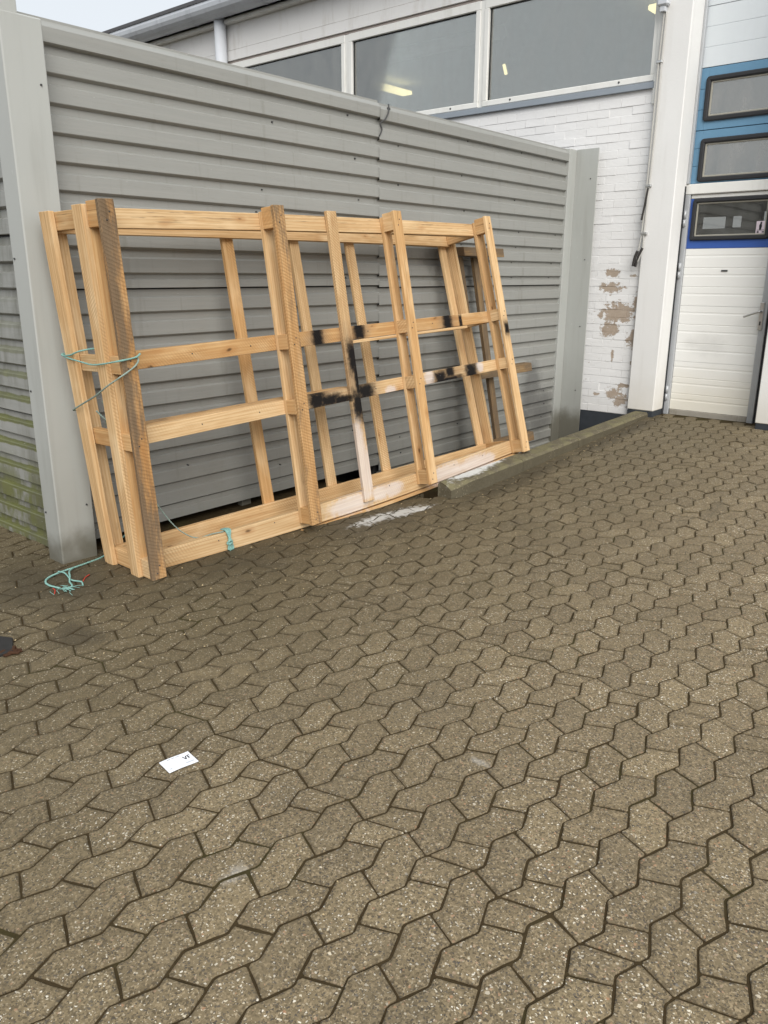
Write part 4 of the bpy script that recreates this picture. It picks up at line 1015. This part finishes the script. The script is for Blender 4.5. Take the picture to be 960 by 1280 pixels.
rope(bm, [G(-3.80, 1.95, .012), G(-3.75, 1.90, .018), G(-3.69, 1.87, .016), G(-3.64, 1.84), G(-3.58, 1.82), G(-3.56, 1.78)], .0045)
rope(bm, [G(-3.79, 1.86, .018), G(-3.74, 1.87, .02), G(-3.66, 1.86), G(-3.60, 1.88), G(-3.55, 1.86)], .004)
link('cord', bm2me(bm, 'cord'), 'rope_green', parent=rp)
bm = bmesh.new(); rg = random.Random(9)
for i in range(26):
    x, y = -3.585 + rg.gauss(0, .018), 1.785 + rg.gauss(0, .03); a = rg.uniform(-1.0, 1.2)
    tube(bm, spline([G(x, y, .007), G(x + .03 * math.cos(a), y + .03 * math.sin(a), .012), G(x + .055 * math.cos(a + .3), y + .05 * math.sin(a + .3), .004)], 3), .0013, 4)
link('frayed_fibres', bm2me(bm, 'frayed_fibres'), 'rope_green', parent=rp, kind='stuff')
bm = bmesh.new(); tube(bm, spline([G(-3.66, 1.96), G(-3.63, 1.92, .010), G(-3.60, 1.89)]), .003, 5); tube(bm, spline([G(-3.62, 1.74), G(-3.58, 1.73, .010), G(-3.55, 1.71)]), .003, 5)
link('red_strand', bm2me(bm, 'red_strand'), 'rope_red', parent=rp)

# ------------------------------------------------------------------ business card on the pavers
card = thing('business_card', 'white printed card lying on the pavers in the middle of the yard', 'card')
c1, c2, c4 = Vector((-1.968, 1.218, 0)), Vector((-1.953, 1.318, 0)), Vector((-1.896, 1.207, 0))
ex = (c2 - c1); ey = (c4 - c1); card.location = c1 + Vector((0, 0, ground_z(-1.93, 1.26) + 0.0045))
def cpnt(u, v, z=0.0): return ex * u + ey * v + Vector((0, 0, z + 0.0012 * math.sin(u * 5)))
bm = bmesh.new(); top, botm = [], []
for i in range(9):
    top.append([bm.verts.new(cpnt(i / 8, j, .0008)) for j in (0, 1)]); botm.append([bm.verts.new(cpnt(i / 8, j, 0)) for j in (0, 1)])
for i in range(8):
    bm.faces.new((top[i][0], top[i + 1][0], top[i + 1][1], top[i][1])); bm.faces.new((botm[i][1], botm[i + 1][1], botm[i + 1][0], botm[i][0]))
    for j in (0, 1): bm.faces.new((top[i][j], botm[i][j], botm[i + 1][j], top[i + 1][j]))
for i in (0, 8): bm.faces.new((top[i][0], top[i][1], botm[i][1], botm[i][0]))
bmesh.ops.recalc_face_normals(bm, faces=bm.faces)
link('card_sheet', bm2me(bm, 'card_sheet'), 'card_white', parent=card)
def stroke(bm, pts, wd, z=.0013):
    for (u0, v0), (u1, v1) in zip(pts, pts[1:]):
        a, b = Vector((u0, v0)), Vector((u1, v1)); t = (b - a).normalized(); nrm = Vector((-t.y, t.x * 1.3)) * wd
        bm.faces.new([bm.verts.new(cpnt(p.x, p.y, z)) for p in (a - nrm, b - nrm, b + nrm, a + nrm)])
bm = bmesh.new()
# the letters V F, read from the far side of the card's left edge
stroke(bm, [(.70, .27), (.755, .52), (.81, .27)], .016); stroke(bm, [(.86, .25), (.86, .52)], .016, .0014); stroke(bm, [(.85, .27), (.945, .27)], .014); stroke(bm, [(.85, .39), (.925, .39)], .013, .0015)
for i in range(12):
    if i in (3, 7): continue
    stroke(bm, [(.24 + i * .036, .115 + .0 * i), (.24 + i * .036 + .022, .115)], .012)
link('lettering', bm2me(bm, 'lettering'), 'ink_black', parent=card)
bm = bmesh.new(); stroke(bm, [(.10, .78), (.92, .78)], .030)
for v in (.30, .42, .54): stroke(bm, [(.12, v), (.50, v)], .007)
link('grey_print', bm2me(bm, 'grey_print'), 'ink_grey', parent=card)

# ------------------------------------------------------------------ rubber mat corner at the left edge of the yard
pad = thing('rubber_mat', 'black rubber mat with a rusty scrap on it at the edge of the yard', 'mat')
bm = bmesh.new(); P4 = [(-3.30, 1.30), (-3.215, 1.345), (-3.085, 1.285), (-3.17, 0.98), (-3.42, 0.92)]
a = [bm.verts.new((x, y, ground_z(x, y) - .004)) for x, y in P4]; b = [bm.verts.new((x + .002, y - .002, ground_z(x, y) + .012)) for x, y in P4]
bm.faces.new(b[::-1]); 
for i in range(5): bm.faces.new((a[i], a[(i + 1) % 5], b[(i + 1) % 5], b[i]))
bmesh.ops.recalc_face_normals(bm, faces=bm.faces)
bmesh.ops.bevel(bm, geom=bm.edges[:], offset=.002, segments=1, affect='EDGES')
link('mat_sheet', bm2me(bm, 'mat_sheet'), 'black_rubber', parent=pad)
bm = bmesh.new(); rg = random.Random(6)
for i in range(9):
    x, y = -3.10 + rg.uniform(-.02, .03), 1.285 + rg.uniform(-.05, .03); z = ground_z(x, y)
    a = rg.uniform(0, PI); l = rg.uniform(.012, .03)
    box(bm, -l, l, -l * .4, l * .4, 0, .006, .001)
    for v in bm.verts[-24:]: v.co = Vector((x + v.co.x * math.cos(a) - v.co.y * math.sin(a), y + v.co.x * math.sin(a) + v.co.y * math.cos(a), z + v.co.z + .001 * i))
link('rust_flakes', bm2me(bm, 'rust_flakes'), 'rust', parent=pad, kind='stuff')
